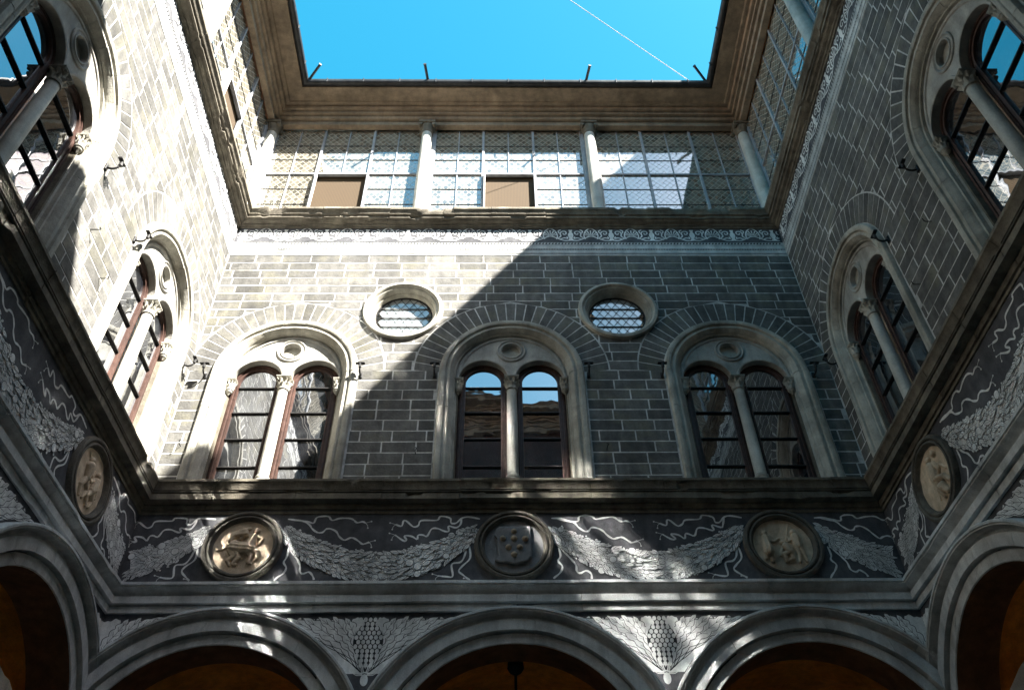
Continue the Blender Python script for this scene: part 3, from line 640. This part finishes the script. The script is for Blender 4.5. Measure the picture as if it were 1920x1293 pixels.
def frieze(side, label):
    z0 = 8.0; rt = root('garland_frieze', side, 0, z0, label, 'frieze')
    me = filled([(-6, 7.4), (6, 7.4), (6, 9.6), (-6, 9.6)], [], 0, 'dark_ground')
    for v in me.vertices: v.co.z -= z0
    obj('dark_ground', me, 'ground_dark', rt)
    rb = MB(); n = 0; lay = .004
    for cu in WU:
        for k, q in RIB.items():
            pts = [(cu+a+random.uniform(-.012, .012), b-z0+random.uniform(-.01, .01)) for a, b in q]
            pts = [p for p in spline(pts, 4) if abs(p[0]) < 5.97]
            if len(pts) > 4:
                nn = len(pts); wv = [.028*(.7+.5*abs(sin(i*.55))) for i in range(nn)]
                for i in range(0, nn-1): rb.strip(pts[i:i+2], wv[i], wv[i+1], lay+n*2e-5)
                e = pts[-1]
                if k in 'abdefg':
                    dx = .09*(1 if k in 'abc' else -1)
                    rb.strip([e, (e[0]+dx*.6, e[1]+.02), (e[0]+dx, e[1]+.03)], .008, .008, lay+n*2e-5); rb.flat(circ(e[0]+dx, e[1]+.03, .014, 8), lay+n*2e-5)
                    rb.strip([e, (e[0]+dx*.4, e[1]-.04), (e[0]+dx*.5, e[1]-.09)], .008, .008, lay+n*2e-5); rb.flat(circ(e[0]+dx*.5, e[1]-.09, .014, 8), lay+n*2e-5)
                n += 1
    rb.obj('ribbons', 'sgraffito_pale', rt, kind='stuff')
    for sw, uc in enumerate((-6.33, -2.11, 2.11, 6.33)):
        pale, dark = MB(), MB(); half = 1.53
        def path(t):    # t -1..1
            return uc+half*t, 8.27-z0+.66*abs(t)**2.0
        def slope(t): a, b = path(t-.01), path(t+.01); return math.atan2(b[1]-a[1], b[0]-a[0])
        def thick(t): return .48-.30*abs(t)**3
        band = [(path(-1+2*i/40), slope(-1+2*i/40), thick(-1+2*i/40)) for i in range(41)]
        up = [(p[0]-sin(s)*w_*.42, p[1]+cos(s)*w_*.42) for p, s, w_ in band]; lo = [(p[0]+sin(s)*w_*.42, p[1]-cos(s)*w_*.42) for p, s, w_ in band]
        for i in range(40):
            if all(abs(q[0]) < 5.985 for q in (up[i], up[i+1], lo[i], lo[i+1])): pale.flat([lo[i], lo[i+1], up[i+1], up[i]], .0045)
        N = 580; order = sorted(range(N), key=lambda i: random.random()); dd = .0048
        for i in order:
            t = random.uniform(-1, 1); q = random.uniform(-.5, .5)
            if i < 150: q = random.choice((-.5, .5))*random.uniform(.88, 1.02)
            p = path(t); s = slope(t); w_ = thick(t)
            u, z = p[0]-sin(s)*q*w_, p[1]+cos(s)*q*w_
            if abs(u) > 5.9 or z < .03: continue
            ang = (s if t < 0 else s+pi)+(q*1.0 if t < 0 else -q*1.0)+random.uniform(-.35, .35)
            if random.random() < .14:
                r = random.uniform(.014, .022)
                for b in range(4):
                    x, y = u+random.uniform(-.04, .04), z+random.uniform(-.04, .04)
                    if abs(x) < 5.95: dark.flat(circ(x, y, r+.005, 8), dd); pale.flat(circ(x, y, r, 8), dd+.00001); dd += .00002
                continue
            if random.random() < .05:
                r = random.uniform(.045, .06)
                if abs(u) < 5.9:
                    dark.flat(circ(u, z, r+.007, 14), dd); pale.flat(circ(u, z, r, 14), dd+.00001); dd += .00002
                continue
            L, wd = random.uniform(.08, .16), random.uniform(.034, .064)
            dark.flat(leafpts(u, z, ang, L+.014, wd+.014), dd); pale.flat(leafpts(u, z, ang, L, wd), dd+.000008)
            dark.strip([(u-L*.35*cos(ang), z-L*.35*sin(ang)), (u+L*.3*cos(ang), z+L*.3*sin(ang))], .005, .003, dd+.000014); dd += .00002
        ga = pale.obj('garland_leaves', 'sgraffito_pale', rt, kind='stuff'); dark.obj('leaf_outlines', 'incised', ga, kind='stuff')
    return rt
frieze('back', 'dark frieze with pale garlands and ribbons above the back arches'); frieze('left', 'dark frieze with pale garland and ribbons on the left wall'); frieze('right', 'dark frieze with pale garland and ribbons on the right wall')

# ------------------------------------------------------------------ relief roundels
def seg(p, a, b):
    ax, az = p[0]-a[0], p[1]-a[1]; bx, bz = b[0]-a[0], b[1]-a[1]; L = bx*bx+bz*bz
    t = 0 if L == 0 else max(0, min(1, (ax*bx+az*bz)/L)); return sqrt((ax-bx*t)**2+(az-bz*t)**2), t
def relief(caps, R, n=150, k=.85):
    rows = {}; mb = MB(); idx = {}
    for i in range(n+1):
        for j in range(n+1):
            x, z = -1+2*i/n, -1+2*j/n
            if x*x+z*z > 1.02: continue
            h = 0
            for a, b, r0, r1 in caps:
                dd, t = seg((x, z), a, b); r = r0+(r1-r0)*t
                if dd < r: h = max(h, sqrt(r*r-dd*dd)*k+min(.06, r*.4)+(.010*sin((x*(b[1]-a[1])-z*(b[0]-a[0]))*95) if r > .1 else 0))
            h += .012*sin(x*9+z*4)*cos(z*8-x*3)
            idx[i, j] = len(mb.v); mb.v.append((x*R, -(h*R), z*R))
    for i in range(n):
        for j in range(n):
            q = [(i, j), (i+1, j), (i+1, j+1), (i, j+1)]
            if all(c in idx for c in q): mb.f.append(tuple(idx[c] for c in q))
    return mb
def ch(r0, r1, *p): return [(p[i], p[i+1], r0+(r1-r0)*i/(len(p)-1), r0+(r1-r0)*(i+1)/(len(p)-1)) for i in range(len(p)-1)]
CENT = (ch(.21, .19, (-.28, -.02), (.25, -.08)) + ch(.19, .19, (-.30, .02), (-.28, .03)) + ch(.13, .05, (-.36, -.12), (-.22, -.36), (-.38, -.52), (-.30, -.68)) + ch(.12, .05, (-.25, -.15), (-.06, -.42), (-.2, -.62), (-.08, -.66)) +
        ch(.11, .045, (.26, -.14), (.52, -.2), (.56, -.42), (.5, -.5)) + ch(.11, .045, (.2, -.16), (.34, -.34), (.3, -.58), (.38, -.62)) + ch(.16, .13, (.24, .05), (.30, .36)) + ch(.11, .11, (.34, .58), (.35, .60)) + ch(.07, .05, (.36, .38), (.62, .30), (.52, .10)) +
        ch(.07, .06, (.22, .40), (-.02, .48), (-.12, .30)) + ch(.13, .08, (-.02, .52), (-.36, .46), (-.44, .22)) + ch(.05, .03, (-.48, .02), (-.66, -.10), (-.84, -.12)) + ch(.09, .06, (-.08, .62), (.1, .7)))
TRIO = (ch(.10, .10, (-.56, .42), (-.55, .44)) + ch(.12, .17, (-.56, .26), (-.55, -.28)) + ch(.08, .06, (-.5, -.3), (-.48, -.62)) + ch(.07, .05, (-.64, -.3), (-.68, -.52)) + ch(.06, .04, (-.5, .20), (-.28, .12), (-.10, .24)) + ch(.03, .02, (-.72, .55), (-.66, -.2)) +
        ch(.10, .10, (.44, .46), (.45, .48)) + ch(.14, .12, (.46, .28), (.47, -.06)) + ch(.09, .05, (.42, -.08), (.46, -.36), (.42, -.64)) + ch(.09, .05, (.52, -.08), (.60, -.36), (.66, -.62)) + ch(.06, .04, (.38, .28), (.24, .14), (.22, .3)) + ch(.025, .02, (.12, .12), (.34, .78)) + ch(.06, .05, (.56, .26), (.62, .02), (.52, -.06)) +
        ch(.085, .085, (-.02, .08), (-.01, .08)) + ch(.12, .13, (.06, -.06), (.18, -.26)) + ch(.10, .06, (.18, -.28), (-.04, -.36), (-.02, -.62)) + ch(.09, .06, (.2, -.3), (.22, -.52), (.06, -.6)) + ch(.05, .04, (.04, -.04), (-.1, -.22), (-.16, -.4)))
SEAT = (ch(.11, .11, (.02, .62), (.03, .64)) + ch(.17, .15, (.06, .36), (.08, -.08)) + ch(.08, .05, (-.10, .40), (-.20, .08), (-.12, -.2)) + ch(.08, .05, (.22, .40), (.36, .12), (.24, -.04)) + ch(.13, .06, (.12, -.12), (.46, -.24), (.66, -.5)) + ch(.13, .06, (.04, -.14), (-.02, -.42), (.1, -.72)) + ch(.10, .05, (.40, .62), (.34, .78)) + ch(.06, .04, (.45, .2), (.6, .05), (.7, -.1)) + ch(.16, .1, (.25, -.45), (.4, -.7)) + ch(.03, .03, (-.16, .1), (-.22, -.62)))
DUO = (ch(.10, .10, (-.30, .54), (-.29, .55)) + ch(.15, .13, (-.30, .32), (-.22, -.02)) + ch(.10, .05, (-.24, -.06), (-.38, -.36), (-.26, -.66)) + ch(.10, .05, (-.18, -.06), (.04, -.34), (-.06, -.62)) + ch(.06, .04, (-.2, .34), (.04, .2), (.12, .42)) + ch(.10, .10, (.34, .4), (.35, .41)) + ch(.15, .13, (.36, .18), (.30, -.14)) + ch(.10, .05, (.3, -.18), (.14, -.42), (.3, -.66)) + ch(.10, .05, (.38, -.18), (.54, -.4), (.44, -.64)) + ch(.06, .04, (.26, .22), (.08, .02), (-.06, .1)) + ch(.06, .04, (.46, .2), (.62, 0), (.66, -.2)) + ch(.03, .02, (-.5, .7), (.1, .1)))
RZ = 8.625
FRAME = [(.625, -.01), (.625, .045), (.61, .075), (.575, .085), (.555, .075), (.55, .05), (.535, .05), (.53, .075), (.505, .08), (.485, .055), (.47, .02), (.46, .015), (.455, -.01)]
def roundel(side, u, label, caps):
    rt = root('relief_roundel', side, u, RZ, label, 'roundel', 'relief roundels along the garland frieze')
    m_ = MB(); m_.ring(FRAME, 0, 0, 56); m_.obj('frame_ring', 'ring_dark', rt, True)
    if caps:
        mb = relief(caps, .465)
        for i, (x, y, z) in enumerate(mb.v): mb.v[i] = (x, y-.008, z)
        mb.obj('relief', 'terracotta', rt, True)
    else:
        m_ = MB(); m_.flat(circ(0, 0, .47, 40), .006); m_.obj('disc', 'shield_stone', rt)
        sh = [(-.27, .30), (-.22, .33), (.27, .33), (.27, -.20), (.20, -.28), (.10, -.31), (0, -.34), (-.10, -.31), (-.22, -.30), (-.30, -.27), (-.25, -.2), (-.27, .12), (-.31, .18)]
        m_ = MB()
        rows = []
        m_.plate(list(reversed(sh)), .0, .06, .02); s_ = m_.obj('shield', 'shield_stone', rt)
        for bu, bz, r in ((0, .235, .047), (0, .105, .052), (-.175, .105, .05), (.175, .10, .052), (-.088, -.05, .05), (.088, -.05, .05), (0, -.175, .05)):
            m_ = MB(); k = 12
            m_.grid([[(bu+r*sin(t)*cos(2*pi*q/k), .055+r*1.1*cos(t), bz+r*sin(t)*sin(2*pi*q/k)) for q in range(k)] for t in (.001, .35, .7, 1.05, 1.4, 1.7)], True); m_.obj('ball', 'ball_stone', s_, True)
    return rt
roundel('back', -4.22, 'terracotta roundel with a centaur below the sunlit left window', CENT)
roundel('back', 0, 'dark roundel with a shield bearing round balls below the middle window', None)
roundel('back', 4.22, 'terracotta roundel with three small figures below the right window', TRIO)
roundel('left', 4.22, 'foreshortened roundel with figures on the left wall', DUO)
roundel('right', -4.22, 'foreshortened yellowish roundel with a seated figure on the right wall', SEAT)

# ------------------------------------------------------------------ arcade
AZ, RE, RI = 5.24, 2.29, 1.79
AU = WU
VOLT = [(RE, -.02), (RE, .20), (2.28, .212), (2.25, .212), (2.24, .195), (2.222, .195), (2.21, .07), (2.185, .05), (2.15, .05), (2.135, .115), (2.12, .12), (1.972, .116), (1.966, .0), (1.945, .0), (1.94, .052), (RI+.012, .045), (RI, .03)]
SOFFIT = [(RI, .03), (RI-.004, .02), (RI-.006, -.53), (RI, -.55)]
def arcade(side, label):
    z0 = 5.2; rt = root('arcade', side, 0, 0, label, 'arcade')
    out = [(-6, 7.6), (-6, AZ)]
    for u in AU: out += list(reversed(arc(u, AZ, RI+.03, 0, pi, 28)))
    out = [(-6.0, 7.6), (-6.0, AZ)]
    for u in AU:
        out += [(max(-6, min(6, u-(RI+.03)*cos(pi*i/28))), AZ+(RI+.03)*sin(pi*i/28)) for i in range(29)]
    out += [(6.0, AZ), (6.0, 7.6)]
    q = []
    for p in out:
        if not q or (abs(p[0]-q[-1][0])+abs(p[1]-q[-1][1])) > 1e-4: q.append(p)
    obj('spandrel_wall', filled(q, [], .0015, 'spandrel_wall'), 'ground_dark', rt)
    for i, u in enumerate(AU):
        # archivolt trimmed where neighbouring arches meet
        mb = MB()
        lR, lL = (2.11 if abs(u+4.22) < 4.3 else 1.78), (2.11 if abs(u-4.22) < 4.3 else 1.78)
        def trim(r, t):
            aR = math.acos(min(1, lR/r)) if r > lR else 0; aL = math.acos(min(1, lL/r)) if r > lL else 0
            return aR+(pi-aR-aL)*t
        mb.arch_blocks(VOLT, None, AZ, 0, pi, u, 0, 11, .003, .008, trim)
        ao = mb.obj('archivolt', 'serena_blue', rt, True)
        mb = MB(); mb.arch(SOFFIT, None, AZ, 40, cu=u); mb.obj('soffit', 'soffit_shade_brown', ao, True)
    # columns below
    for u in (-6.0, -2.11, 2.11, 6.0):
        m_ = MB(); m_.lathe([(.36, .35), (.27, .42), (.26, 2.2), (.225, 4.5)], 20, (u, -.28)); co = m_.obj('column', 'serena', rt, True)
        m_ = MB(); capital(m_, (u, -.28), 4.5, 5.22, .225); m_.obj('capital', 'serena', co)
        m_ = MB(); m_.box(u-.42, u+.42, -.70, .14, 0, .18); m_.lathe([(.42, .18), (.43, .26), (.36, .33), (.36, .38)], 20, (u, -.28)); m_.obj('base', 'serena', co, True)
    # vaulted passage
    mb = MB(); dv = 4.0; n = 26
    for b, u in enumerate(AU):
        rows = []
        for i in range(n+1):
            x = -1+2*i/n; row = []
            for j in range(n+1):
                y = -1+2*j/n; h = max(sqrt(max(0, 1-x*x)), sqrt(max(0, 1-y*y)))
                row.append((u+x*2.11, -.54-(y+1)/2*dv, 5.2+h*2.14))
            rows.append(row)
        mb.grid(rows)
    vt = mb.obj('vault', 'plaster_ochre_lamplit', rt, True)
    mb = MB(); mb.box(-6.4, 6.4, -5.0, -4.5, 0, 7.6); mb.obj('passage_wall', 'plaster_ochre_lamplit', rt)
    # painted plants in the spandrels
    def fan(cu, half, cdist, sgn):
        ext = lambda x: AZ+sqrt(max(0, RE*RE-(cdist-x)**2))+.035
        rnd = random.Random(int(cu*100)+7); tops = []
        def ztop(x):
            base = 7.43
            notch = 0
            for c, wd, dp in ((.30, .035, .22), (.40, .02, .06), (.50, .03, .12), (.60, .02, .07), (.70, .04, .16), (.80, .02, .06), (.90, .03, .09), (1.0, .02, .05), (1.1, .03, .07), (1.2, .02, .04), (1.32, .02, .04), (1.45, .02, .03)):
                notch = max(notch, dp*max(0, 1-abs(x-c)/wd))
            return base-notch-.01*sin(x*60)-.02*sin(x*23)
        pl, dk = MB(), MB(); N = 150; X = [1.75*i/N for i in range(N+1)]
        for i in range(N):
            a, b = X[i], X[i+1]; la, lb = max(ext(a), 6.62+.25*max(0, .05-a)), max(ext(b), 6.62); ta, tb = ztop(a), ztop(b)
            if ta-la < .01 or tb-lb < .01: continue
            q = [(cu+sgn*a, la), (cu+sgn*b, lb), (cu+sgn*b, tb), (cu+sgn*a, ta)]
            pl.flat(q if sgn > 0 else q[::-1], .005)
        dd = .0056
        for k, (tx, tz, w0) in enumerate(((1.46, 7.46, .07), (1.22, 7.45, .10), (.98, 7.45, .12), (.76, 7.46, .12), (.55, 7.47, .12), (.37, 7.45, .10))):
            x0 = .03; jx = rnd.uniform(-.03, .03)
            sp = spline([(x0, 6.64), (x0+.30*(tx-x0), max(ext(x0+.30*(tx-x0))+.03, 6.66+.42*(tz-6.66))), (x0+.68*(tx-x0)+jx, max(ext(x0+.68*(tx-x0))+.03, 6.66+.76*(tz-6.66))), (tx, tz)], 14)
            n = len(sp); L_, R_ = [], []
            for q, p in enumerate(sp):
                a, b = sp[max(0, q-1)], sp[min(n-1, q+1)]; tx_, tz_ = b[0]-a[0], b[1]-a[1]; ln = sqrt(tx_*tx_+tz_*tz_) or 1; t = q/(n-1)
                env = w0*(.25+.75*min(1, t*2.2))*(1-max(0, t-.72)/.28*.92); lob = .62+.38*abs(sin(t*pi*6.5+k)); w_ = env*lob
                L_.append((p[0]-tz_/ln*w_, p[1]+tx_/ln*w_)); R_.append((p[0]+tz_/ln*w_*.8, p[1]-tx_/ln*w_*.8))
            def cl(p): return (cu+sgn*max(0.0, p[0]), min(7.49, max(p[1], ext(max(0, p[0]))-.02)))
            for q in range(n-1):
                for A_, B_ in ((L_, sp), (sp, R_)):
                    f = [cl(A_[q]), cl(A_[q+1]), cl(B_[q+1]), cl(B_[q])]
                    pl.flat(f, dd+.00004)
            dk.strip([cl(p) for p in L_], .013, .008, dd+.00006); dk.strip([cl(p) for p in R_], .011, .007, dd+.00006); dk.strip([cl(p) for p in sp[:-4]], .008, .005, dd+.00007)
            for q in range(8, n-8, 5):
                dk.strip([cl(sp[q]), cl(tuple(sp[q+3][c]*.45+L_[q+3][c]*.55 for c in (0, 1)))], .007, .004, dd+.00007); dk.strip([cl(sp[q]), cl(tuple(sp[q+3][c]*.45+R_[q+3][c]*.55 for c in (0, 1)))], .007, .004, dd+.00007)
            dd += .0002
        return pl, dk
    for cu, cdist, sg in ((-2.11, 2.11, 0), (2.11, 2.11, 0), (-6, 1.78, 1), (6, 1.78, -1)):
        P_, D_ = MB(), MB()
        for s in ((1, -1) if sg == 0 else (sg,)):
            a, b = fan(cu, 2, cdist, s)
            for dst, src in ((P_, a), (D_, b)):
                n0 = len(dst.v); dst.v += src.v; dst.f += [tuple(i+n0 for i in f) for f in src.f]
        if sg == 0:
            pts = [(cu+.22*sin(pi*t)*(1.1-.25*t), 6.70+.80*t) for t in [i/20 for i in range(21)]]; cone = pts+[(2*cu-p[0], p[1]) for p in reversed(pts[1:-1])]
            D_.flat(cone, .0072); dd = .0074
            for r in range(11):
                z = 7.42-.068*r; hw = .2*sqrt(max(0, 1-((z-7.13)/.42)**2)); nn = max(1, int(hw*2/.07))
                for k in range(nn+1):
                    x = (k-nn/2)*.07+(.035 if r % 2 else 0)
                    if abs(x) > hw: continue
                    pp = [(cu+x+.029*cos(t)*1.0, z+.036*sin(t)) for t in [pi*2*i/12 for i in range(12)]]; P_.flat(pp, dd); dd += .00005
            P_.flat([(cu+.055*cos(t), 6.53+.085*sin(t)) for t in [2*pi*i/16 for i in range(16)]], .0074)
            for sx in (-1, 1):
                for k in range(3): P_.strip(spline([(cu+sx*.03, 6.60+.015*k), (cu+sx*.12, 6.60+.02*k), (cu+sx*.2, 6.66+.03*k)], 5), .014, .008, .0076+k*.0001)
        o = P_.obj('painted_plant', 'sgraffito_pale', rt, kind='stuff'); D_.obj('painted_lines', 'incised', o, kind='stuff')
    return rt
arcade('back', 'three round stone arches of the back wall with painted pine cones between'); arcade('left', 'large stone arch on the left with dark ochre vault'); arcade('right', 'large stone arch on the right with vault coloured lamplit orange')

# lantern hanging in the middle arch
lt = root('hanging_lantern', 'back', 0.02, 7.3, 'dark iron lantern rod hanging from the vault in the middle arch', 'lantern')
m_ = MB(); m_.lathe([(.01, .02), (.12, .0), (.13, -.1), (.09, -.16), (.03, -.2)], 14, (0, -1.2)); m_.obj('ceiling_boss', 'iron', lt, True)
m_ = MB(); m_.tube([(0, -1.2, -.15), (0, -1.2, -2.4)], .022, 6); m_.obj('rod', 'iron', lt)
m_ = MB(); m_.lathe([(.02, -2.4), (.2, -2.55), (.22, -2.6), (.16, -3.2), (.05, -3.25)], 6, (0, -1.2)); m_.obj('lantern_body', 'iron', lt)

# ------------------------------------------------------------------ glazed loggia
CU = (-6.0, -2.06, 2.06, 6.0)
def loggia_column(side, u, label):
    z0 = 17.05; rt = root('loggia_column', side, u, z0, label, 'column', 'slim columns of the glazed loggia')
    e = 0.0
    cu = -.0 if abs(u) < 5 else (-.02 if u > 0 else .02)
    m_ = MB(); m_.lathe([(.165, .12), (.15, .2), (.152, 1.2), (.128, 3.44)], 24, (cu, -.0)); m_.obj('shaft', 'marble_shaft', rt, True)
    m_ = MB(); m_.box(cu-.2, cu+.2, -.2, .2, 0, .06); m_.lathe([(.19, .06), (.2, .09), (.165, .13)], 24, (cu, 0)); m_.obj('base', 'serena', rt, True)
    m_ = MB()
    m_.lathe([(.128, 3.42), (.15, 3.44), (.15, 3.47), (.13, 3.48), (.15, 3.6), (.185, 3.66), (.19, 3.70)], 24, (cu, 0), lambda a, z: .006*cos(a*12) if 3.49 < z < 3.65 else 0)
    for sx in (-1, 1):
        for dd in (-.13, .13): m_.tube([(cu+sx*.17, dd-.05, 3.69), (cu+sx*.17, dd+.05, 3.69)], .055, 10)
    m_.bevbox(cu-.21, cu+.21, -.21, .21, 3.735, 3.808, .01); m_.obj('capital', 'serena_dark', rt, True)
    return rt
LCOL = {('back', -6.0): 'corner loggia column at the left end of the back wall', ('back', -2.06): 'sunlit loggia column left of the middle bay of the back wall', ('back', 2.06): 'loggia column at the shadow edge on the back wall', ('back', 6.0): 'shaded corner loggia column at the right end of the back wall', ('right', -2.06): 'blue-grey loggia column crossing the right wall glazing at the top', ('left', 2.06): 'sunlit loggia column on the left wall at the top'}
for (sd_, u), lb in LCOL.items(): loggia_column(sd_, u, lb)
def bay(side, uc, label, opened):
    z0 = 17.05; rt = root('loggia_glazing', side, uc, z0, label, 'glazing', 'glazed bays of the loggia')
    gd = -.15; X = [-1.86, -1.25, -.63, 0, .63, 1.25, 1.86]; rail = 18.93-z0; Zs = [.06, .68, 1.28, rail, rail+.62, rail+1.24, 3.81]
    fr = MB()
    for i in (0, 2, 4, 6): fr.bevbox(X[i]-.03, X[i]+.03, gd-.04, gd+.045, .04, 3.81, .006)
    fr.bevbox(-1.86, 1.86, gd-.038, gd+.04, rail-.03, rail+.03, .006); fr.bevbox(-1.86, 1.86, gd-.036, gd+.042, .0, .07, .006); fr = fr.obj('frame', 'steel_paint', rt)
    th = MB()
    for i in (1, 3, 5):
        if opened and i == 3: th.box(X[i]-.012, X[i]+.012, gd-.02, gd+.028, rail, 3.81)
        else: th.box(X[i]-.012, X[i]+.012, gd-.02, gd+.028, .06, 3.81)
    th.obj('mullion_bars', 'steel_paint', fr)
    for j in (1, 2, 4, 5):
        q = MB()
        if opened and j < 3: q.box(-1.83, -.63, gd-.01, gd+.014, Zs[j]-.006, Zs[j]+.006); q.box(.63, 1.83, gd-.01, gd+.014, Zs[j]-.006, Zs[j]+.006)
        else: q.box(-1.83, 1.83, gd-.01, gd+.014, Zs[j]-.006, Zs[j]+.006)
        q.obj('saddle_bar', 'gutter_metal', fr)
    for i in range(6):
        for j in range(6):
            if opened and i in (2, 3) and j < 3: continue
            a, b = random.uniform(-.006, .006), random.uniform(-.005, .005); m_ = MB(); xm, zm = (X[i]+X[i+1])/2, (Zs[j]+Zs[j+1])/2
            m_.add([(x, gd+a*(x-xm)+b*(z-zm), z) for x, z in ((X[i]+.012, Zs[j]+.005), (X[i+1]-.012, Zs[j]+.005), (X[i+1]-.012, Zs[j+1]-.005), (X[i]+.012, Zs[j+1]-.005))], [(0, 1, 2, 3)]); m_.obj('leaded_pane', 'leaded_glass', fr)
    for sx in (-1, 1):   # timber posts beside the columns
        m_ = MB(); m_.bevbox(sx*1.93-.06, sx*1.93+.06, gd-.05, gd+.06, 0, 3.81, .008); m_.obj('side_post', 'steel_paint', rt)
    if opened:
        m_ = MB(); m_.box(-.62, .62, gd-.09, gd-.07, .05, rail); m_.obj('reed_blind', 'reed_blind', rt)
        m_ = MB()
        for q in ((-.60, -.55),): m_.box(-.595, -.565, gd+.04, gd+.14, .08, .12); m_.box(-.595, -.565, gd+.04, gd+.14, rail-.10, rail-.06); m_.box(-.595, -.565, gd+.04, gd+.08, .08, rail-.06); m_.box(-.595, -.565, gd+.12, gd+.14, .08, rail-.06)
        sa = m_.obj('open_sash', 'white_paint', rt)
        m_ = MB(); m_.box(-.583, -.577, gd+.08, gd+.12, .12, rail-.1); m_.obj('sash_glass', 'white_paint', sa)
    return rt
bay('back', -4.03, 'sunlit leaded glazing of the left bay with a brown reed blind', True); bay('back', 0, 'sunlit leaded glazing of the middle bay with a brown reed blind', True); bay('back', 4.03, 'leaded glazing of the right bay half in blue shade', False)
bay('left', 4.03, 'steeply foreshortened sunlit glazing of the left wall with a tan blind', True); bay('left', 0, 'sunlit glazing of the left wall cut by the top of the picture', False)
bay('right', -4.03, 'shaded leaded glazing of the right wall beside the corner column', False); bay('right', 0, 'bluish glazing of the right wall cut by the top of the picture', False)
for sd_ in ('left', 'right'):
    q = MB(); q.box(-6, -2.06, -.2, -.15, 17.03, 20.9) if sd_ == 'left' else q.box(2.06, 6, -.2, -.15, 17.03, 20.9)
    o = q.obj('glazing_backdrop', 'leaded_glass'); o.location = FR[sd_][0]; o.rotation_euler = (0, 0, FR[sd_][1]); o.name = 'wall_upper'; tag(o, kind='structure')
for sd_ in SIDES:   # dark room wall behind the glazing
    q = MB(); q.box(-6.3, 6.3, -.45, -.35, 17.0, 21.5); o = q.obj('wall_inner', 'plaster_wall'); o.location = FR[sd_][0]; o.rotation_euler = (0, 0, FR[sd_][1]); tag(o, kind='structure')

# ------------------------------------------------------------------ iron things
def bracket(side, u, label, flip=1):
    rt = root('iron_bracket', side, u, 12.22, label, 'bracket', 'iron brackets beside the arched windows')
    m_ = MB(); m_.bevbox(-.03, .03, 0, .03, -.06, .06, .008); m_.obj('wall_plate', 'iron', rt)
    m_ = MB(); m_.tube(spline([(0, .02, 0), (0, .10, -.035), (0, .17, -.01), (0, .20, .06)], 4), .018, 6); m_.obj('arm', 'iron', rt, True)
    m_ = MB(); m_.tube([(0, .20, .04), (0, .20, .14)], .028, 8); m_.bevbox(-.085, .085, .17, .23, .13, .155, .006); m_.obj('cup', 'iron', rt)
for sd_, u, lb in (('back', -5.66, 'iron bracket left of the sunlit back window'), ('back', -2.80, 'iron bracket right of the sunlit back window, by the shadow edge'), ('back', -1.43, 'iron bracket left of the middle window'), ('back', 1.43, 'iron bracket right of the middle window'), ('back', 2.80, 'iron bracket left of the shaded right window'), ('back', 5.64, 'iron bracket right of the shaded right window'),
                   ('left', 5.68, 'iron bracket on the sunlit left wall next to the corner'), ('left', 2.80, 'iron bracket above left of the sunlit left wall window'), ('left', 1.45, 'iron bracket on the sunlit left wall beside the near window'),
                   ('right', -5.65, 'iron bracket on the right wall next to the corner'), ('right', -2.78, 'iron bracket on the right wall at the top of the foreshortened window'), ('right', -1.45, 'iron bracket on the right wall beside the near window')):
    bracket(sd_, u, lb)
def hook(side, u, z, label):
    rt = root('wall_hook', side, u, z, label, 'hook', 'small iron hooks in the brick walls')
    m_ = MB(); m_.tube(spline([(0, 0, 0), (0, .10, .0), (.02, .13, .03), (0, .12, .055)], 4), .008, 5); m_.obj('shank', 'iron', rt)
for sd_, u, z, lb in (('back', -1.66, 10.42, 'small hook low on the wall left of the middle window'), ('back', 1.62, 10.5, 'small hook low on the wall right of the middle window'), ('left', 2.45, 10.9, 'small hook low on the sunlit left wall'), ('left', 1.8, 11.2, 'small hook in the shaded strip of the left wall'), ('right', -2.6, 10.95, 'small hook beside the right wall window frame'), ('right', -1.75, 11.35, 'small hook on the right wall near the ledge'), ('back', -5.7, 10.6, 'small hook in the sunlit back left corner')):
    hook(sd_, u, z, lb)
def rod(side, p0, p1, label):
    rt = root('iron_rod', side, p0[0], p0[2], label, 'rod', 'iron rods jutting over the gutter')
    m_ = MB(); q = [(b-a) for a, b in zip(p0, p1)]; q[1] = p1[1]; m_.tube([(0, p0[1], 0), tuple(q)], .035, 4); m_.obj('bar', 'gutter_metal', rt)
    m_ = MB(); m_.tube([(q[0]*.98, p0[1]+(p1[1]-p0[1])*.98, q[2]*.98), (q[0]*1.02, p0[1]+(p1[1]-p0[1])*1.02, q[2]*1.02)], .042, 8); m_.obj('tip', 'gutter_metal', rt)
rod('back', (-2.04, .80, 21.6), (-2.10, 1.32, 21.62), 'iron rod jutting over the gutter left of the middle')
rod('back', (1.98, .80, 21.6), (2.06, 1.30, 21.62), 'iron rod jutting over the gutter right of the middle')
rod('back', (-5.15, .80, 21.6), (-4.74, 1.28, 21.66), 'diagonal iron rod at the left corner of the roof opening')
rod('back', (5.15, .80, 21.6), (4.72, 1.28, 21.66), 'diagonal iron rod at the right corner of the roof opening')
cb = MB(); A = Vector((4.978+CAM.x, 11.072+CAM.y, 22.2)); Bp = Vector((1.752+CAM.x, 8.956+CAM.y, 22.2)); E_ = A+(Bp-A)*3.6
pts = []
A2 = A+(A-Bp)*.02
for i in range(25):
    t = i/24; p = A2+(E_-A2)*t; pts.append((p.x, -p.y, p.z-.05*sin(pi*t)))
cb.tube(pts, .0085, 8); tag(cb.obj('sky_cable', 'cable'), 'thin pale cable slanting across the blue sky', 'cable')
print('objects', len(bpy.data.objects))
